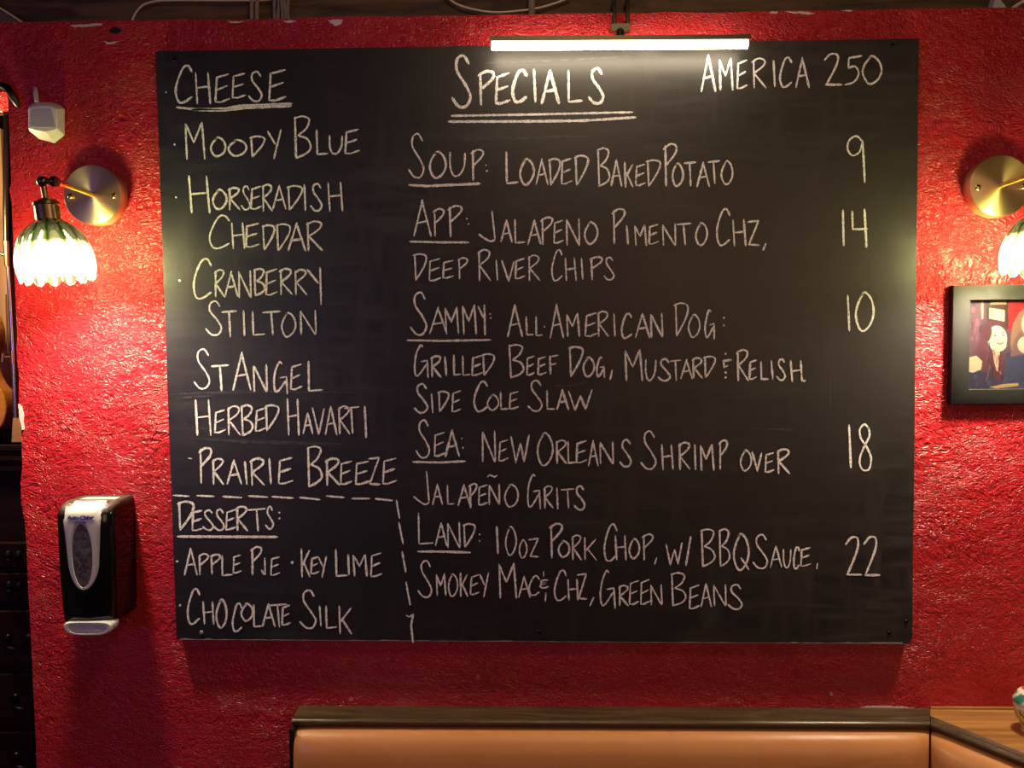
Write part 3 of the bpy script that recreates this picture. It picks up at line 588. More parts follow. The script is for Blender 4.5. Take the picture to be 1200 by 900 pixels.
# ================================================================ WALL SCONCES
def sconce(px, py, sgn, label):
    c = P(px, py, WY - .026); c = np.array([c[0], WY, c[2]])
    root = thing('wall_sconce', (c[0], WY - .0005, c[2]), label, 'wall lamp', 'brass wall sconces')
    R = .0605; T = .026
    mb = MB().lathe([(R - .0005, -.0005), (R, -.004), (R, -T + .003), (R - .0008, -T + .001), (R - .003, -T), (.0005, -T)], (c[0], WY, c[2]), 'Y', 72)
    bp = build('backplate', mb, M['brass'], root, smooth=True, angle=30)
    for s in (-1, 1):
        e = MB(); q = (c[0] + s * .045, WY - T, c[2] - .003)
        e.lathe([(.0055, .0005), (.0055, -.002), (.0035, -.0035), (.0002, -.004)], q, 'Y', 16)
        build('screw', e, M['bright_brass'], bp, smooth=True)
    ye = WY - T - .118
    arm = MB().tube([(c[0], WY - T + .002, c[2]), (c[0], ye, c[2])], .0048, 14)
    build('arm', arm, M['bright_brass'], root, smooth=True)
    # knuckle: thumb disc, ball, stem
    k = MB()
    k.lathe([(.001, -.0065), (.009, -.006), (.0108, -.002), (.0108, .002), (.009, .006), (.001, .0065)], (c[0] + sgn * .001, ye, c[2]), 'X', 24)
    k.tube([(c[0], ye, c[2]), (c[0] + sgn * .023, ye, c[2])], .0038, 12)
    bx = c[0] + sgn * .023
    k.lathe([(.0108 * math.cos(t) + 1e-4, .0108 * math.sin(t)) for t in np.linspace(-1.57, 1.57, 13)], (bx, ye, c[2]), 'Z', 24)
    build('swivel_joint', k, M['joint'], root, smooth=True)
    # everything below hangs on an axis tilted slightly towards the arm
    tilt = -sgn * math.radians(7)
    def hang(vs):   # local (x, y, z down from ball) -> world
        out = []
        for x, y, z in vs:
            X = x * math.cos(tilt) - z * math.sin(tilt); Z = x * math.sin(tilt) + z * math.cos(tilt)
            out.append((bx + X, ye + y, c[2] + Z))
        return out
    def hb(prof, n=32):
        q = MB().lathe(prof, (0, 0, 0), 'Z', n); q.v = hang(q.v); return q
    build('stem', hb([(.0055, -.010), (.0055, -.034)], 16), M['old_brass'], root, smooth=True)
    build('socket', hb([(.008, -.032), (.016, -.034), (.0225, -.040), (.0235, -.0455), (.0215, -.047), (.0215, -.074), (.024, -.075), (.024, -.078), (.010, -.078)]), M['old_brass'], root, smooth=True, angle=35)
    # fluted, scalloped glass
    n, lobes = 168, 14
    zt = -.074
    prof = [(.0255, 0), (.031, -.004), (.043, -.011), (.0545, -.021), (.0635, -.034), (.0705, -.050), (.0745, -.067), (.0755, -.082), (.0735, -.097), (.0695, -.110)]
    prof = [tuple(p) for p in catmull(prof, 3)]
    def shell(off):
        vs = []
        for i, (r, h) in enumerate(prof):
            f = i / (len(prof) - 1)
            for k in range(n):
                th = 2 * math.pi * k / n; w = abs(math.cos(lobes * th / 2))     # 1 = crown of a flute, 0 = groove
                rr = r * (1 - .13 * min(1, f * 4)) * (1 + (w - .6) * .055 * min(1, f * 3)) + off
                hh = zt + h - (w - .5) * .010 * f ** 6
                vs.append((rr * math.cos(th), rr * math.sin(th), hh))
        return vs
    L = len(prof); so, si = shell(0), shell(-.0022)
    fs = [(i * n + k, i * n + (k + 1) % n, (i + 1) * n + (k + 1) % n, (i + 1) * n + k) for i in range(L - 1) for k in range(n)]
    q = MB(); q.add(hang(so), fs); q.add(hang(si), [f[::-1] for f in fs])
    k0 = (L - 1) * n; o2 = L * n
    q.f += [(k0 + k, k0 + (k + 1) % n, o2 + k0 + (k + 1) % n, o2 + k0 + k) for k in range(n)]; q.mi += [0] * n
    sh = build('glass_shade', q, M['shade'], root, smooth=True, angle=80)
    tint = []
    for _ in range(2):
        for i in range(L):
            f = i / (L - 1)
            for k in range(n):
                w = abs(math.cos(lobes * math.pi * k / n)); tint.append(min(1, (.40 * (1 - .95 * max(0, (f - .2) / .8) ** .8) + .75 * (1 - w) ** 2.0)))
    at = sh.data.attributes.new('tint', 'FLOAT', 'POINT'); at.data.foreach_set('value', tint)
    at = sh.data.attributes.new('frost', 'FLOAT', 'POINT')
    at.data.foreach_set('value', [.004 + .30 * min(1, max(0, (i / (L - 1) - .52) / .3)) for _ in range(2) for i in range(L) for k in range(n)])
    build('bulb_neck', hb([(.0125, -.0775), (.0125, -.098), (.017, -.109), (.0225, -.1165), (.0235, -.1175), (.0004, -.1175)], 24), M['old_brass'], root, smooth=True, angle=40)
    bl = [(.0004, -.1175), (.0235, -.1175), (.0268, -.125), (.0280, -.135), (.0268, -.146), (.0220, -.156), (.0140, -.163), (.006, -.166), (.0004, -.1665)]
    build('bulb', hb(bl, 24), M['bulb'], root, smooth=True)
    return root
sconce(108, 228, -1, 'lit brass wall sconce with green ribbed glass, left of the chalkboard')
sconce(1173, 217.5, 1, 'lit brass wall sconce cut off by the right edge, above the framed photo')

# ================================================================ MOTION SENSOR
def sensor():
    yf = WY - .045
    def F_(x, y): return P(x, y, yf)
    def B2(x, y): return P(x, y, WY - .0005)
    root = thing('motion_sensor', P(60, 160, WY - .0005), 'small white plastic motion sensor on red wall above the left sconce', 'sensor')
    back = [(41, 127), (50, 122), (62, 120), (72, 124), (76, 128), (76, 157), (72, 162), (66, 166.5), (52, 163), (41, 156)]
    mid = [(34, 124.5), (42, 120), (54, 119.5), (64, 122), (75.5, 127), (75.5, 159), (70, 163), (64, 168), (46, 163), (34, 153)]
    front = [(33, 127), (40, 124.5), (50, 124), (60, 124.5), (66.5, 127.5), (67, 150.5), (62, 153), (54, 154), (42, 152.5), (33.5, 150.5)]
    mb = MB().loft([[B2(x, y) for x, y in back], [P(x, y, WY - .022) for x, y in mid], [F_(x, y) for x, y in front]])
    build('housing', mb, M['white'], root, smooth=True, angle=25, bevel=.0015)
    ln = [(39, 129), (60, 129), (62, 134), (66, 149.5), (36, 149.5), (36.5, 134)]
    mb = MB().prism([P(x, y, yf + .0005) for x, y in ln], (0, -.0022, 0))
    build('lens', mb, M['lens'], root, bevel=.001)
    mb = MB().tube([P(43, 119, WY - .02), P(42, 109, WY - .018), P(41.5, 105, WY - .006), P(41, 104, WY - .0005)], .0042, 10)
    build('swivel_mount', mb, M['grey'], root, smooth=True)
sensor()

# ================================================================ SOAP DISPENSER
def dispenser():
    yf = WY - .098
    bl, br_ = P(90, 640, WY)[0], P(161, 640, WY)[0]
    # real width from the front face
    fx0, fx1 = P(67, 650, yf + .012)[0], P(133, 650, yf + .012)[0]
    zt = P(128, 580, WY)[2]; zb = P(150, 713, WY)[2]
    xc = (fx0 + fx1) / 2; hw = (fx1 - fx0) / 2
    root = thing('soap_dispenser', (xc, WY - .0005, zb), 'glossy black wall soap dispenser with pale front panel, left of chalkboard', 'soap dispenser')
    # horizontal sections, top to bottom: (z, half width, front depth, back half width)
    H = zt - zb
    def ring(z, w, yfront, r, ins=0):
        pts = [(xc - w + ins, WY - .0005), (xc + w - ins, WY - .0005)]
        for t in np.linspace(0, math.pi / 2, 7): pts.append((xc + w - r + r * math.cos(t), yfront + r * (1 - math.sin(t))))
        k = 7
        for j in range(1, k): 
            u = j / k; pts.append((xc + (w - r) * (1 - 2 * u), yfront - .004 * math.sin(math.pi * u)))
        for t in np.linspace(math.pi / 2, math.pi, 7): pts.append((xc - w + r + r * math.cos(t), yfront + r * (1 - math.sin(t))))
        return [(x, y, z) for x, y in pts]
    rings = [ring(zt, hw * .90, yf + .030, .020), ring(zt - .005, hw * .96, yf + .016, .022), ring(zt - .012, hw * .985, yf + .006, .024), ring(zt - .022, hw, yf + .001, .024), ring(zt - .05, hw, yf, .024), ring(zt - .15, hw * .985, yf + .002, .022),
             ring(zb + .02, hw * .95, yf + .006, .02), ring(zb + .004, hw * .93, yf + .008, .02), ring(zb, hw * .90, yf + .012, .018)]
    build('body', MB().loft(rings), M['black'], root, smooth=True, angle=50)
    # pale panel: follows the front, wraps on to the top, with an oval hole
    def surf(x, z):
        u = (x - xc) / hw
        d = yf - .004 * max(0, 1 - (u / .6) ** 2) 
        if z > zt - .022:
            k = (z - (zt - .022)) / .022; d += .030 * k ** 2.2
        d += .002 * max(0, (zt - .05 - z) / .1)
        return d - .0022
    oz, oa, ob = P(97, 651, yf)[2], (P(108, 651, yf)[0] - P(86, 651, yf)[0]) / 2, (P(97, 614, yf)[2] - P(97, 688, yf)[2]) / 2
    px0 = P(97.5, 651, yf)[0]
    top, bot = zt + .0015, P(97, 691, yf)[2]
    tw = (P(122, 600, yf)[0] - P(75, 600, yf)[0]) / 2
    outer, inner = [], []
    N = 64
    for k in range(N):
        a = 2 * math.pi * k / N + math.pi / 2
        inner.append((px0 + oa * math.cos(a), oz + ob * math.sin(a)))
        # outer outline: wide flat top, tapering U below
        ca, sa = math.cos(a), math.sin(a)
        def half(z):
            f = (z - bot) / (top - bot); h = tw * (.66 + .34 * f)
            return h * math.sqrt(max(0, 1 - (1 - f / .30) ** 2)) if f < .30 else h
        lo, hi = 0, .2
        for _ in range(40):
            mid = (lo + hi) / 2; x, z = px0 + mid * ca, oz + mid * sa
            if bot <= z <= top and abs(x - px0) <= half(z): lo = mid
            else: hi = mid
        outer.append((px0 + lo * ca, oz + lo * sa))
    mb = MB(); rows = 8; vs = []
    for j in range(rows + 1):
        for (xo, zo), (xi, zi) in zip(outer, inner):
            f = j / rows; x, z = xo + (xi - xo) * f, zo + (zi - zo) * f
            d = surf(x, z)
            vs.append((x, d if j not in (0, rows) else d + .0022, z))
    mb.add(vs, [(j * N + k, j * N + (k + 1) % N, (j + 1) * N + (k + 1) % N, (j + 1) * N + k) for j in range(rows) for k in range(N)])
    fp = build('front_panel', mb, M['panel'], root, smooth=True, angle=60)
    # white cap of the panel on the sloping top
    cap = MB(); cr = []
    for f, w in ((0, 1.0), (.5, 1.02), (1, .92)):
        z = zt - .003 + .004 * min(1, f * 1.4); y = yf + .020 + .055 * f
        cr.append([(px0 - tw * w, y, z - .003), (px0 + tw * w, y, z - .003), (px0 + tw * w * .95, y, z), (px0 - tw * w * .95, y, z)])
    cap.loft(cr); build('panel_cap', cap, M['panel'], fp, smooth=True, bevel=.002)
    w = MB(); vs = []; wn = 40
    for k_ in (1.0, .75, .5, .25, .01):
        for t in np.linspace(0, 2 * math.pi, wn, endpoint=False):
            x, z = px0 + oa * k_ * 1.01 * math.cos(t), oz + ob * k_ * 1.01 * math.sin(t)
            vs.append((x, surf(x, z) + .0010, z))
    w.add(vs, [(r_ * wn + k, r_ * wn + (k + 1) % wn, (r_ + 1) * wn + (k + 1) % wn, (r_ + 1) * wn + k) for r_ in range(4) for k in range(wn)])
    build('window', w, M['window'], root, smooth=True)
    # lever under the body
    lv = MB(); lx0, lx1 = P(75, 735, yf)[0], P(132, 735, yf)[0]; lz0, lz1 = P(100, 744, yf)[2], P(100, 725, yf)[2]
    def oval(y, k, dz=0):
        out = []
        for t in np.linspace(0, 2 * math.pi, 36, endpoint=False):
            c_, s_ = math.cos(t), math.sin(t)
            x = (lx0 + lx1) / 2 + (lx1 - lx0) / 2 * k * math.copysign(abs(c_) ** .55, c_)
            zz = s_ if s_ < 0 else .65 * s_ ** .5
            out.append((x, y, (lz0 + lz1) / 2 + (lz1 - lz0) / 2 * k * zz + dz))
        return out
    lv.loft([oval(yf + .032, .9), oval(yf + .02, 1), oval(yf - .001, 1), oval(yf - .004, .93), oval(yf - .004, .80), oval(yf + .004, .70, -.001)])
    build('push_lever', lv, M['grey'], root, smooth=True, angle=35)
    # printed name
    for txt, size, zz, sh in (('Auto-Chlor', .0108, P(97, 608, yf)[2], .22), ('S Y S T E M', .0042, P(97, 612.3, yf)[2], 0)):
        cu = bpy.data.curves.new('lettering', 'FONT'); cu.body = txt; cu.size = size; cu.align_x = 'CENTER'; cu.shear = sh; cu.extrude = .0001; cu.offset = .0006 if sh else .0002
        o = bpy.data.objects.new('lettering_curve', cu); COL.objects.link(o)
        bpy.context.view_layer.update()
        me = bpy.data.meshes.new_from_object(o.evaluated_get(bpy.context.evaluated_depsgraph_get()))
        bpy.data.objects.remove(o)
        vs = [(px0 + v.co.x, surf(px0 + v.co.x, zz) - .0006 - v.co.z, zz + v.co.y) for v in me.vertices]
        mb = MB().add(vs, [tuple(p.vertices) for p in me.polygons])
        build('lettering', mb, M['ink'], fp)
dispenser()

# ================================================================ FRAMED PHOTOGRAPH
def picture():
    yf = WY - .024
    tl, bl = P(1119, 334, yf), P(1118, 474, yf)
    x0 = (tl[0] + bl[0]) / 2; z1, z0 = tl[2], bl[2]
    wd = (z1 - z0) * 1.27; x1 = x0 + wd; b = P(1134, 400, yf)[0] - P(1116, 400, yf)[0]
    root = thing('framed_photo', ((x0 + x1) / 2, WY - .0005, z0), 'charcoal framed photo of long-haired people hanging under the right sconce', 'picture')
    mb = MB()
    def rect(i, y): return [(x0 + i, y, z0 + i), (x1 - i, y, z0 + i), (x1 - i, y, z1 - i), (x0 + i, y, z1 - i)]
    rings = [rect(.004, WY - .0005), rect(0, WY - .002), rect(0, yf + .0075), rect(.001, yf + .0068), rect(b * .97, yf), rect(b, yf + .0005), rect(b, yf + .016)]
    mb.loft(rings, caps=False)
    build('frame', mb, M['frame'], root, smooth=True, angle=25)
    # the print, coloured face by face
    nx, ny = 250, 186
    X0, X1, Z0, Z1 = x0 + b - .001, x1 - b + .001, z0 + b - .001, z1 - b + .001
    yp = yf + .010
    vs = [(X0 + (X1 - X0) * i / nx, yp, Z0 + (Z1 - Z0) * j / ny) for j in range(ny + 1) for i in range(nx + 1)]
    fs = [(j * (nx + 1) + i, j * (nx + 1) + i + 1, (j + 1) * (nx + 1) + i + 1, (j + 1) * (nx + 1) + i) for j in range(ny) for i in range(nx)]
    ph = build('photo_print', MB().add(vs, fs), attr_mat('printed_photo', 'ink', .35), root, fix=False)
    # picture space: pixels of the photograph's own print, x 1134.., y 348..459
    sx = (P(1200, 400, yp)[0] - P(1134, 400, yp)[0]) / 66
    r = random.Random(5)
    img = np.zeros((ny, nx, 3)); 
    gx = 1134 + ((np.arange(nx) + .5) / nx * (X1 - X0)) / sx; gy = 459 - (np.arange(ny) + .5) / ny * 111
    XX, YY = np.meshgrid(gx, gy)
    lin = lambda c: np.array([(v / 255) ** 2.2 for v in c])
    img[:] = lin((92, 66, 84))
    rs = np.random.RandomState(4)
    def ell(cx, cy, a, bb, c, ang=0):
        u = (XX - cx) * math.cos(ang) + (YY - cy) * math.sin(ang); v = -(XX - cx) * math.sin(ang) + (YY - cy) * math.cos(ang)
        img[(u / a) ** 2 + (v / bb) ** 2 < 1] = lin(c)
    def poly(pts, c):
        ins = np.zeros(XX.shape, bool); n = len(pts)
        for i in range(n):
            (xa, ya), (xb, yb2) = pts[i], pts[i - 1]
            cond = ((ya > YY) != (yb2 > YY)) & (XX < (xb - xa) * (YY - ya) / ((yb2 - ya) or 1e-9) + xa); ins ^= cond
        img[ins] = lin(c)
    poly([(1134, 348), (1150, 348), (1152, 400), (1134, 420)], (112, 72, 92))
    for i in range(14): ell(1136 + r.uniform(0, 16), 350 + r.uniform(0, 50), r.uniform(1, 3), r.uniform(2, 6), r.choice([(150, 95, 110), (70, 48, 70), (120, 80, 100)]))
    poly([(1150, 348), (1153, 348), (1153, 372), (1151, 372)], (225, 190, 160))
    poly([(1156, 348), (1184, 348), (1184, 385), (1162, 380), (1157, 372)], (70, 42, 40))
    poly([(1161, 350), (1180, 348), (1180, 354), (1161, 354)], (235, 205, 140))
    poly([(1160, 358), (1178, 361), (1178, 375), (1160, 371)], (250, 236, 178))
    poly([(1163, 360), (1165, 360), (1165, 369), (1163, 368)], (210, 150, 60))
    poly([(1182, 348), (1300, 348), (1300, 384), (1183, 386)], (196, 36, 42))
    for i in range(12): ell(1186 + r.uniform(0, 100), 350 + r.uniform(0, 30), 1.6, 2.2, r.choice([(235, 110, 90), (240, 170, 120), (150, 20, 40)]))
    # dark clothes
    poly([(1134, 436), (1150, 424), (1175, 420), (1200, 400), (1300, 396), (1300, 459), (1134, 459)], (58, 58, 84))
    # left person: hair, shoulder, face
    ell(1165, 392, 15, 19, (88, 50, 62)); ell(1158, 412, 12, 26, (96, 54, 70), .15); ell(1172, 428, 10, 24, (92, 50, 66), -.25)
    poly([(1134, 420), (1146, 417), (1153, 424), (1152, 434), (1143, 438), (1134, 437)], (248, 222, 178))
    poly([(1165, 405), (1174, 408), (1172, 432), (1176, 440), (1170, 436), (1166, 420)], (236, 190, 160))
    ell(1170, 396, 11.5, 16, (252, 232, 200), -.12); ell(1172, 404, 9, 8, (252, 226, 190))
    ell(1160, 391, 3.2, 9, (96, 52, 60), .2)
    ell(1167.5, 392.5, 1.8, .8, (84, 66, 70)); ell(1177, 391.5, 1.6, .8, (84, 66, 70)); ell(1167, 389.5, 2.6, .6, (120, 82, 80)); ell(1177, 388.5, 2.2, .6, (120, 82, 80))
    ell(1174, 397, 1.0, 2.2, (236, 200, 168)); ell(1173.5, 401.8, 4.2, 1.5, (176, 92, 92)); ell(1173.5, 401.4, 3, .6, (248, 232, 224))
    for i in range(26):
        t = r.random(); ell(1153 + r.uniform(-3, 10) + (18 * r.random() if t > .4 else 0), 402 + 46 * t * r.uniform(.6, 1), .7, r.uniform(3, 8), r.choice([(136, 82, 92), (66, 36, 50), (112, 62, 70)]), r.uniform(-.3, .5))
    # right person
    ell(1202, 392, 16, 34, (150, 110, 92), .12); ell(1196, 412, 9, 26, (120, 84, 84), .2)
    ell(1209, 378, 11, 17, (246, 214, 184)); ell(1205, 404, 11, 11, (248, 218, 190)); ell(1228, 385, 9, 34, (120, 80, 70))
    ell(1204, 376, 1.8, .8, (80, 60, 60)); ell(1213, 376, 1.8, .8, (80, 60, 60)); ell(1209, 386, 4, 1.5, (186, 96, 92))
    poly([(1180, 420), (1240, 408), (1260, 459), (1176, 459)], (62, 66, 98))
    for i in range(40): ell(1134 + r.uniform(0, 130), 442 + r.uniform(0, 16), r.uniform(1, 3), r.uniform(1, 4), r.choice([(50, 48, 76), (76, 80, 112), (66, 62, 92)]), r.uniform(-1, 1)) if r.random() < .8 else None
    poly([(1162, 456), (1178, 452.5), (1196, 451), (1196, 455), (1170, 458)], (222, 176, 120))
    img *= rs.uniform(.82, 1.12, (ny, nx, 1))
    at = ph.data.attributes.new('ink', 'FLOAT_COLOR', 'FACE')
    c4 = np.ones((ny * nx, 4)); c4[:, :3] = np.clip(img.reshape(-1, 3), 0, 1) ** .82 * .185
    at.data.foreach_set('color', c4.ravel())
    if ph.data.polygons[0].normal.y > 0: ph.data.flip_normals()
picture()

# ================================================================ BOOTH
ZL = P(700, 828)[2]                                   # top of the wooden rail
PB = PZ(1090, 845, ZL); PC = PZ(1200, 889, ZL); PA = PZ(341, 843, ZL)
YR = PB[1]                                            # front line of the rail along the wall
d2 = np.array([PC[0] - PB[0], PC[1] - PB[1]]); d2 /= np.linalg.norm(d2)
n1 = np.array([0, -1.0]); n2 = np.array([d2[1], -d2[0]])
if n2[1] > 0: n2 = -n2
mit = (n1 + n2) / (1 + n1 @ n2)
Bp = np.array([PB[0], YR]); Ap = np.array([PA[0], YR]); Cp = Bp + d2 * .42
def sweep(mb, prof, a, b, ma, mb_, n=1):
    rings = []
    for i in range(n + 1):
        f = i / n; p = a + (b - a) * f; mm = ma + (mb_ - ma) * f
        rings.append([(p[0] + o * mm[0], p[1] + o * mm[1], z) for o, z in prof])
    mb.loft(rings); return mb
DEP = WY - .0006 - YR
rail = [(-DEP, ZL), (-.020, ZL - .0005), (-.016, ZL - .0025), (-.006, ZL - .0025), (-.001, ZL - .004), (.0015, ZL - .0075), (.000, ZL - .0115), (-.005, ZL - .014), (-.006, ZL - .0185), (-DEP, ZL - .0185)]
zs = .47
cush = [(-.030, ZL - .022), (-.012, ZL - .0215), (.004, ZL - .024), (.016, ZL - .031), (.025, ZL - .043), (.031, ZL - .062), (.034, ZL - .09), (.035, ZL - .13), (.032, ZL - .25), (.030, ZL - .42), (.03, zs), (-.030, zs)]
seat = [(.031, zs - .10), (.031, zs - .005), (.05, zs), (.38, zs + .005), (.43, zs - .005), (.45, zs - .03), (.45, zs - .08), (.43, zs - .10)]
base = [(-.02, 0), (-.02, zs - .101), (.40, zs - .101), (.40, 0)]
def booth(a, b, ma, mb2, label, railp, name):
    root = thing(name, ((a[0] + b[0]) / 2, (a[1] + b[1]) / 2, 0), label, 'booth bench', 'tan vinyl booth sections')
    build('top_rail', sweep(MB(), railp, a, b, ma, mb2), M['ledge'], root, smooth=True, angle=40)
    return root
cutA = np.array([.12, -1.0])                          # rail end trimmed at a slant
R1 = booth(Ap, Bp, n1, mit, 'long tan vinyl booth backrest with dark wooden rail below the chalkboard', rail, 'booth_bench')
ax = PZ(346, 850, ZL - .02)[0]; A2 = np.array([ax + .004, YR]); g1 = Bp + np.array([-.0015, 0]); 
def puff(prof, a, b, ma, mb2, n, ends):
    # backrest cushion rounding off at both ends
    mb = MB(); rings = []
    L = np.linalg.norm(b - a)
    for i in range(n + 1):
        f = .5 - .5 * math.cos(math.pi * i / n); p = a + (b - a) * f; mm = ma + (mb2 - ma) * f
        e = min(f, 1 - f) * L; k = 1 - .42 * math.exp(-e / .012)
        rings.append([(p[0] + (o if o < 0 else o * k) * mm[0], p[1] + (o if o < 0 else o * k) * mm[1], z - .004 * math.exp(-e / .012)) for o, z in prof])
    mb.loft(rings); return mb
build('back_cushion', puff(cush, A2, g1, n1, mit, 60, 1), M['leather'], R1, smooth=True, angle=60)
build('seat_cushion', sweep(MB(), seat, A2, g1, n1, mit, 8), M['leather'], R1, smooth=True, angle=60)
build('plinth', sweep(MB(), base, A2, g1, n1, mit), M['dark_wood'], R1)
sp = MB().box((ax - .006, WY - .001, 0), (ax + .0035, YR - .012, ZL - .019)); sp.box((ax - .006, YR - .010, 0), (ax + .0035, YR - .46, zs - .02))
build('end_panel', sp, M['dark_wood'], R1)
rail2 = [(-.020, ZL + .0005), (-.016, ZL - .0018), (-.006, ZL - .0018), (-.001, ZL - .004), (.0015, ZL - .0075), (.000, ZL - .0115), (-.005, ZL - .014), (-.006, ZL - .0185), (-.020, ZL - .0185)]
B3 = Bp + np.array([.0012, 0])
R2 = booth(B3, Cp, mit, n2, 'short angled tan vinyl booth section turning the corner at lower right', rail2, 'booth_bench')
g2 = Bp + d2 * .0022
build('back_cushion', puff(cush, g2, Cp, mit, n2, 30, 1), M['leather'], R2, smooth=True, angle=60)
build('seat_cushion', sweep(MB(), seat, g2, Cp, mit, n2, 8), M['leather'], R2, smooth=True, angle=60)
build('plinth', sweep(MB(), base, g2, Cp, mit, n2), M['dark_wood'], R2)
# oak corner top behind the angled section
i0 = Bp + mit * (-.0205); i1 = Cp + n2 * (-.0205)
q0 = Bp + mit * (-DEP)
tp = [(q0[0] + .001, WY - .0008, ZL - .0005), (q0[0] + .62, WY - .0008, ZL - .0005), (q0[0] + .62, i1[1], ZL - .0005), (i1[0], i1[1], ZL - .0005), (i0[0] + .001, i0[1], ZL - .0005)]
o = build('corner_shelf', MB().prism(tp, (0, 0, -.0185)), M['oak'])
tag(o, 'triangular golden oak shelf top in the booth corner at lower right', 'shelf')
wr = MB().box((q0[0], WY - .0008, ZL - .0004), (q0[0] + .61, WY - .006, ZL + .004))
build('wall_strip', wr, M['oak'], o)

# painted jar on the corner shelf
def jar():
    c = PZ(1209.5, 858, ZL); x, y = c[0], c[1]
    root = thing('ceramic_jar', (x, y, ZL), 'hand-painted white ceramic jar with green and yellow bands on the oak shelf', 'jar')
    prof = [(.012, 0), (.0185, .0005), (.0185, .004), (.017, .007), (.025, .022), (.030, .036), (.0312, .046), (.0318, .052), (.029, .055), (.024, .0555)]
    pf = [tuple(p) for p in catmull(prof, 4)]; n = 64
    def col(h, k):
        s = 2 * math.pi * k / n
        if h < .010: return (.62, .38, .26)
        if h < .016: return (.80, .72, .60)
        if h < .047:
            w = math.sin(9 * s + h * 260); return (.70, .48, .02) if w > -.2 else (.80, .74, .55) if w > -.75 else (.03, .05, .03)
        if h < .050: return (.78, .70, .60)
        return (.78, .68, .58)
    def paint(o, pf, f):
        at = o.data.attributes.new('glaze', 'FLOAT_COLOR', 'POINT'); c4 = [v for r, h in pf for k in range(n) for v in (*f(h, k), 1)]
        at.data.foreach_set('color', c4)
    gm = attr_mat('painted_glaze', 'glaze', .15)
    b = build('body', MB().lathe(pf, (x, y, ZL + .0002), 'Z', n), gm, root, smooth=True); paint(b, pf, col)
    lp = [(.0315, .054), (.0330, .058), (.0325, .064), (.028, .074), (.020, .083), (.010, .088), (.004, .090)]
    lp = [tuple(p) for p in catmull(lp, 4)]
    def lc(h, k):
        s = 2 * math.pi * k / n
        if h < .057: return (.80, .72, .62)
        if h < .078:
            w = math.sin(6 * s - h * 180); return (.05, .20, .16) if w > -.1 else (.12, .36, .28) if w > -.6 else (.75, .68, .45)
        if h < .084: return (.82, .74, .62)
        return (.50, .06, .04)
    l = build('lid', MB().lathe(lp, (x, y, ZL + .0002), 'Z', n), gm, root, smooth=True); paint(l, lp, lc)
    kn = MB().lathe([(.0045, .089), (.0045, .096), (.010, .100), (.0125, .106), (.010, .112), (.002, .115)], (x, y, ZL + .0002), 'Z', 24)
    build('knob', kn, mat('pink_glaze', (.45, .10, .10), .2), l, smooth=True)
jar()

# ================================================================ SMALL THINGS ON THE WALL
for px, py, lab in ((560, 793, 'tiny plastic wall plug in the red wall under middle of the chalkboard'), (974, 813, 'tiny plastic wall plug in the red wall under right end of the chalkboard')):
    c = P(px, py); r = thing('wall_plug', (c[0], WY - .0003, c[2]), lab, 'wall plug', 'wall plugs under the chalkboard')
    a = MB().lathe([(.0035, .0), (.0035, -.0016), (.0018, -.0016), (.0016, 0)], (c[0], WY - .0003, c[2]), 'Y', 14)
    build('collar', a, M['plug'], r, smooth=True, angle=30)
def clip():
    yv = WY - .012
    r = thing('black_clip', P(14, 116, WY - .0005), 'black metal clip reaching in from the left edge beside the motion sensor', 'clip')
    build('clip_body', MB().tube([P(-30, 92, yv), P(0, 99, yv), P(9, 103, yv), P(14, 112, yv)], [.006, .007, .0075, .006], 12), M['dark_metal'], r, smooth=True)
    build('clip_jaw', MB().tube([P(13, 110, yv), P(17, 116, yv), P(20, 121, yv + .004), P(22, 125, WY - .001)], [.0075, .0075, .0065, .004], 12), mat('black_rubber', (.012, .013, .01), .4), r, smooth=True)
clip()

# cables above the wall
YCB = WY + .036
def cable(name, pts, r, mt, label, cat, y=YCB, k=6):
    p3 = [P(a, b, y) for a, b in pts]
    o = build(name, MB().tube(catmull(p3, k), r, 10), mt, smooth=True); tag(o, label, cat); return o
cable('cable', [(152, 34), (155, 24), (160, 14), (168, 6), (180, 2), (200, .5), (260, .5), (310, 0), (340, -4)], .0022, M['cable'], 'cream cable curving up from wall top left and running along beam', 'cable')
cable('cable', [(515, -14), (528, 0), (538, 6), (555, 11), (580, 14.5), (605, 13), (630, 9.5), (650, 4), (668, -3)], .0022, M['cable'], 'cream cable sagging in a loop above the picture light\'s left end', 'cable')
def strands(name, x0, x1, label, cat, n, mt, r):
    root = thing(name, P((x0 + x1) / 2, 26, YCB), label, cat)
    rr = random.Random(int(x0))
    for i in range(n):
        x = x0 + (x1 - x0) * i / max(1, n - 1)
        pts = [P(x + rr.uniform(-1, 1) * (0 if n < 3 else 1), y, YCB - .004 + rr.uniform(-.004, .004)) for y in (34, 24, 15, 6, -6, -16)]
        build('strand', MB().tube(catmull(pts, 4), r, 8), mt, root, smooth=True)
strands('twisted_cord', 295, 301, 'pair of twisted brown cords hanging down at the beam above chalkboard heading', 'cord', 2, M['rope'], .0042)
strands('frayed_cord', 322, 338, 'frayed bundle of old cord strands hanging in front of the beam', 'cord', 5, M['cord'], .0034)
cable('conduit', [(623, 28), (623, 10), (623, -14)], .0075, M['cord'], 'short dark vertical conduit crossing the sagging cable on the beam', 'conduit', YCB + .001)
c0 = MB().prism([P(x, y, WY + .03) for x, y in ((-40, 34), (-40, -12), (0, 10), (28, 27), (34, 34))], (0, .004, 0))
tag(build('olive_panel', c0, M['olive']), 'olive triangular board with pale edge at the upper left corner', 'panel')
cable('pale_rod', [(-40, -12), (0, 9.5), (28, 27.5), (34, 31)], .0022, M['cable'], 'thin pale rod slanting down along the olive board at upper left', 'rod', WY + .027)
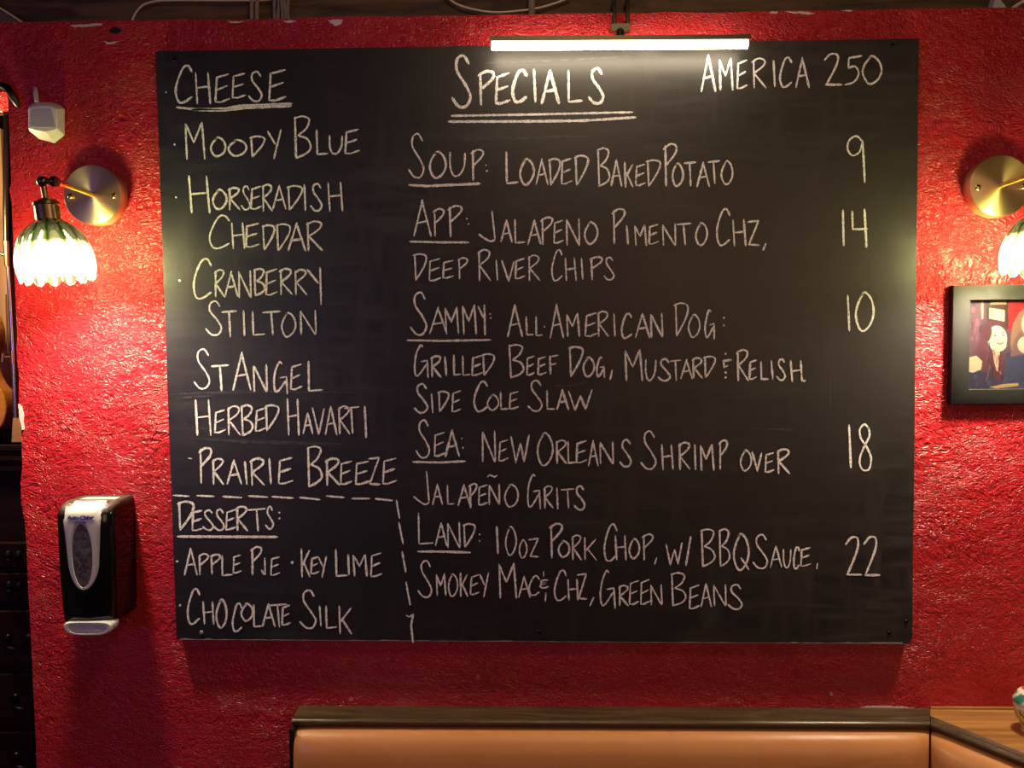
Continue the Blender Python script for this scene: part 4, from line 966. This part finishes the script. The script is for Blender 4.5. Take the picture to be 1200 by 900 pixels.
c1 = MB().prism([P(x, y, WY + .02) for x, y in ((1160, 18), (1164, 6), (1168, -6), (1176, 4), (1186, 18))], (0, .02, 0))
tag(build('grey_bracket', c1, M['grey']), 'small pale grey bracket standing on the wall top at upper right', 'bracket')
cable('pale_pipe', [(1186, 10), (1196, 3.5), (1210, -2), (1230, -8)], .0035, M['cable'], 'pale pipe end on the wall top at the upper right corner', 'pipe', WY + .03)

# ================================================================ ALCOVE LEFT OF THE WALL
YA = .26
def chest():
    zt = P(0, 521, YA)[2]; xr = P(60, 700, YA)[0]; xl = xr - .78
    r = thing('chest_of_drawers', ((xl + xr) / 2, YA + .2, 0), 'dark wooden chest of drawers in the shadow left of the red wall', 'chest')
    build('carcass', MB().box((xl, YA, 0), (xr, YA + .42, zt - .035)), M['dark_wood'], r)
    tp = MB()
    for k, (a, b2, o) in enumerate(((0, .012, .020), (.014, .024, .014), (.026, .036, .018), (.038, .048, .010), (.050, .062, .014))):
        tp.box((xl - o, YA - o, zt - b2), (xr + o, YA + .42, zt - a))
    tp.box((xl, YA - .004, zt - .062), (xr, YA + .41, zt))
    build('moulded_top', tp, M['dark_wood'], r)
    for y0, y1, hx, hy, w in ((636, 666, 12, 652, .5), (672, 706, 13, 688, .5), (716, 783, 18, 750, 1), (790, 852, 27, 820, 1), (858, 930, 28, 889, 1), (938, 1010, 30, 972, 1)):
        z0, z1 = P(20, y1, YA - .012)[2], P(20, y0, YA - .012)[2]
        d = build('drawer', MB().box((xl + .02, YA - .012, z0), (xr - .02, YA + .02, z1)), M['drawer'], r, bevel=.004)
        h = P(hx, hy, YA - .02); xm = (xl + xr) / 2
        for hx_ in (h[0], 2 * xm - h[0]):
            mbh = MB()
            for s in (-1, 1): mbh.lathe([(.0002, -.006), (.010, -.004), (.012, .0)], (hx_ + s * .026 * w, YA - .0125, h[2]), 'Y', 14)
            arc = [(hx_ + .026 * w * math.cos(t), YA - .022, h[2] - .022 * w * math.sin(t)) for t in np.linspace(0, math.pi, 11)]
            mbh.tube(arc, .0035, 8)
            build('handle', mbh, M['dark_metal'], d, smooth=True)
    return zt
ZC = chest()
def violin():
    yv = YA + .16
    cx = P(-45, 420, yv)[0]; z0 = ZC + .001; sc = .00203
    r = thing('violin', (cx, yv, z0), 'amber varnished violin standing upright on the dark chest at left edge', 'violin')
    # half outline (half width, height) from chin end up, in metres, sized a little over full size
    half = [(0, 0), (.06, .003), (.098, .025), (.114, .07), (.108, .115), (.090, .140), (.078, .165), (.074, .195), (.080, .225), (.090, .26), (.088, .30), (.070, .335), (.03, .355), (0, .358)]
    hs = catmull(half, 4)
    out = [(cx + a, z0 + b) for a, b in hs] + [(cx - a, z0 + b) for a, b in hs[::-1][1:-1]]
    build('body', MB().prism([(x, yv, z) for x, z in out], (0, .045, 0)), M['violin'], r, bevel=.004)
    build('neck', MB().box((cx - .012, yv - .008, z0 + .30), (cx + .012, yv + .014, z0 + .56)), M['pale_wood'], r, bevel=.003)
    build('fingerboard', MB().box((cx - .016, yv - .018, z0 + .24), (cx + .016, yv - .0085, z0 + .55)), M['dark_metal'], r)
    build('bridge', MB().box((cx - .024, yv - .030, z0 + .17), (cx + .024, yv - .0005, z0 + .176)), M['pale_wood'], r)
    build('tailpiece', MB().prism([(cx - .012, yv - .012, z0 + .02), (cx + .012, yv - .012, z0 + .02), (cx + .022, yv - .012, z0 + .12), (cx - .022, yv - .012, z0 + .12)], (0, .011, 0)), M['dark_metal'], r)
    sc_ = MB(); sc_.lathe([(.001, -.02), (.018, -.018), (.018, .018), (.001, .02)], (cx, yv, z0 + .58), 'X', 18)
    build('scroll', sc_, M['pale_wood'], r, smooth=True)
    for s in (-1, 1):
        e = MB(); p = [(cx + s * (.050 + .010 * math.sin(t * 6.28)), yv - .0006, z0 + .16 + .075 * t) for t in np.linspace(0, 1, 9)]
        e.tube(p, .0028, 6); build('sound_hole', e, M['hole'], r)
violin()
def horn():
    yv = YA + .06
    r = thing('wind_instrument', P(18, 521, yv), 'slim silver and brass wind instrument tube with black upper joint standing at wall edge', 'wind instrument')
    build('upper_joint', MB().tube([P(9, 100, yv), P(9, 165, yv), P(8.5, 240, yv), P(9, 288, yv)], [.009, .0095, .0095, .0095], 16), M['dark_metal'], r, smooth=True)
    build('ferrule', MB().tube([P(9, 283, yv), P(9.5, 292, yv), P(10, 312, yv)], [.011, .0105, .009], 16), M['old_brass'], r, smooth=True)
    build('tube', MB().tube([P(10, 310, yv), P(12.5, 345, yv), P(16.5, 420, yv), P(19, 492, yv)], .0062, 16), M['silver'], r, smooth=True)
    build('side_rod', MB().tube([P(7, 345, yv - .004), P(9.5, 414, yv - .004)], .002, 10), M['old_brass'], r, smooth=True)
    c = MB().tube([P(16, 411, yv), P(16.6, 426, yv)], .0085, 16); c.tube([P(3, 419, yv), P(16, 418, yv)], .0028, 10)
    c.tube([P(3, 424, yv), P(4, 414, yv)], .0045, 10)
    build('clamp', c, M['bright_brass'], r, smooth=True)
    build('cross_brace', MB().tube([P(-2, 296, yv), P(8, 300, yv)], .004, 10), M['old_brass'], r, smooth=True)
    build('wooden_foot', MB().loft([[P(15, 490, yv - .008), P(23, 490, yv - .008), P(23, 490, yv + .01), P(15, 490, yv + .01)], [P(13.5, 521, yv - .01), P(27, 521, yv - .01), P(27, 521, yv + .012), P(13.5, 521, yv + .012)]]), M['pale_wood'], r)
horn()
def board_panel():
    yv = YA + .36
    x = P(4, 240, yv)[0]; z0, z1 = ZC + .001, P(0, 150, yv)[2]
    o = build('tan_board', MB().box((x - .30, yv, z0), (x, yv + .018, z1)), M['tan'], bevel=.002); tag(o, 'tall tan board leaning behind the violin at the left edge', 'board')
board_panel()
def ornament():
    yv = YA + .03; c = P(1, 126, yv)
    r = thing('brass_ornament', (c[0], yv, c[2]), 'round embossed brass ornament at left edge below the black clip', 'ornament')
    d = MB().lathe([(.0005, -.006), (.010, -.005), (.013, -.002), (.017, -.006), (.019, 0), (.018, .006), (.0005, .006)], c, 'Y', 24)
    build('disc', d, M['bright_brass'], r, smooth=True)
    build('hanger', MB().tube([c + np.array([0, .004, .012]), c + np.array([0, .10, .16]), (c[0], .79, c[2] + .2)], .002, 8), M['old_brass'], r, smooth=True)
    return r
ornament()
